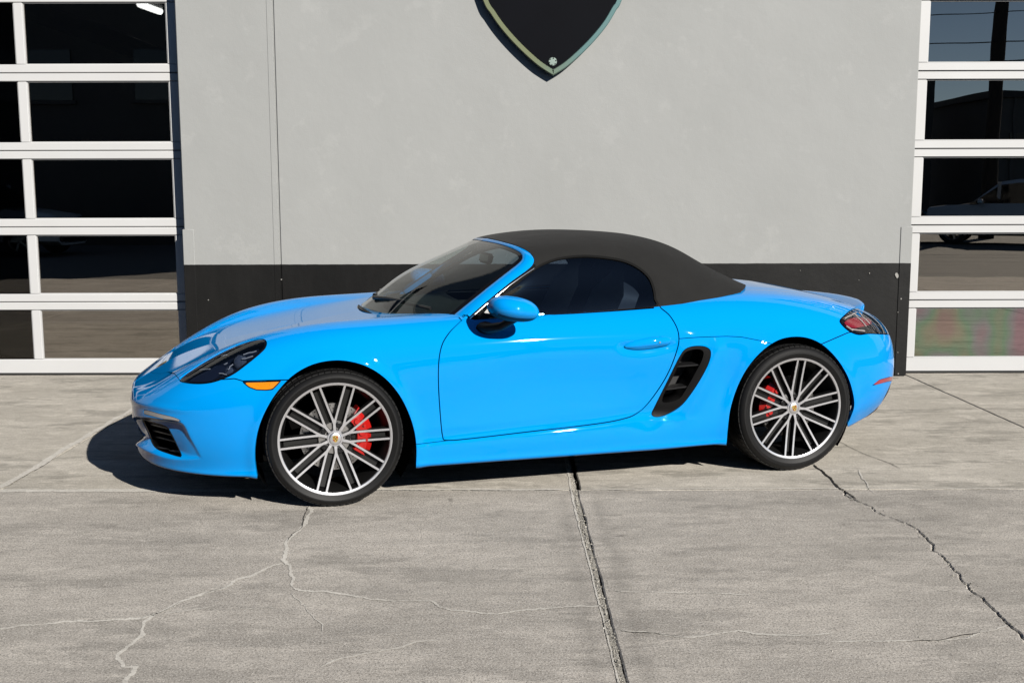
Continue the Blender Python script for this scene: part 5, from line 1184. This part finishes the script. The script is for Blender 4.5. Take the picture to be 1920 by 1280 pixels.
ring = [Vector((0, rw*math.cos(2*math.pi*i/n), rw*math.sin(2*math.pi*i/n))) for i in range(n+1)]
stw.tube(ring, .015, 8, cap=False); stw.box((0, 0, 0), (.04, .12, .08), bev=.015); stw.box((0, 0, 0), (.02, .32, .03)); stw.box((0, 0, -.08), (.02, .03, .14))
M = Matrix.Rotation(-tilt, 3, 'Y'); stw.v = [tuple(M @ Vector(v)+Vector((1.0, -.35, .80))) for v in stw.v]; stw.build('steering_wheel', DASH, CAR, smooth=50)
def seat(y):
    st = MB(); rows = []
    for t in np.linspace(0, 1, 14):                  # backrest with a head restraint in one piece
        z = .50+.66*t; x = 1.50+.24*t-.02*math.sin(math.pi*t); w = .25*(1-.10*t) if t < .72 else .25*(.93-.55*smooth01((t-.72)/.10)); w = float(w); d = .075-.03*t; q = .03*(1-t)
        if t > .95: w *= .8; d *= .6
        rows.append([(x-d-q, y-w, z), (x-d*.6, y-w*.55, z), (x-d*.5, y, z), (x-d*.6, y+w*.55, z), (x-d-q, y+w, z), (x+d*.5, y+w*.98, z), (x+d, y, z), (x+d*.5, y-w*.98, z)])
    st.add([v for r_ in rows for v in r_], [(i*8+j, i*8+(j+1) % 8, i*8+8+(j+1) % 8, i*8+8+j) for i in range(13) for j in range(8)]+[tuple(range(8)), tuple(range(13*8+7, 13*8-1, -1))])
    st.box((1.27, y, .55), (.52, .50, .13), bev=.05)
    st.build('seat', LEATHER, CAR, smooth=60)
for y in (-.36, .36): seat(y)
for y in (-.36, .36):                                # roll hoops behind the seats
    MB().tube([(1.84, y-.17, .80), (1.84, y-.16, 1.02), (1.84, y-.10, 1.08), (1.84, y+.10, 1.08), (1.84, y+.16, 1.02), (1.84, y+.17, .80)], .02, 8).build('roll_hoop', SATIN, CAR, smooth=50)
rm = MB(); rm.box((.985, 0, 1.135), (.03, .21, .062), bev=.02, ry=R(12)); rm.tube([(.96, 0, 1.165), (.93, 0, 1.20)], .008, 6); rm.build('rear_view_mirror', SATIN, CAR)
# crest on the nose
k = np.argmin(np.abs(BODY.V[:, 0]+.80)+np.abs(BODY.V[:, 1])*5+np.where(BODY.V[:, 2] < .5, 9, 0)); c = BODY.V[k]; nn = Vector((BODY.N[k][0], 0, BODY.N[k][2])).normalized()
cr = MB(); w, hh = .026, .066
out = [(-w, .42), (-w*.5, .5), (w*.5, .5), (w, .42), (w*.96, -.05), (w*.6, -.36), (0, -.5), (-w*.6, -.36), (-w*.96, -.05)]
tdir = Vector((0, 1, 0)).cross(nn).normalized()*1.0
if tdir.x < 0: tdir = -tdir
cr.add([tuple(Vector((c[0], 0, c[2]))+Vector((0, a, 0))+tdir*(b*hh)+nn*.003) for a, b in out], [tuple(range(9))])
cr.add([tuple(Vector((c[0], 0, c[2]))+Vector((0, a*.4, 0))+tdir*(b*hh*.4)+nn*.0045) for a, b in out], [tuple(range(9))], 1); cr.build('crest', [GOLD, SATIN], CAR, smooth=0, fix=False)
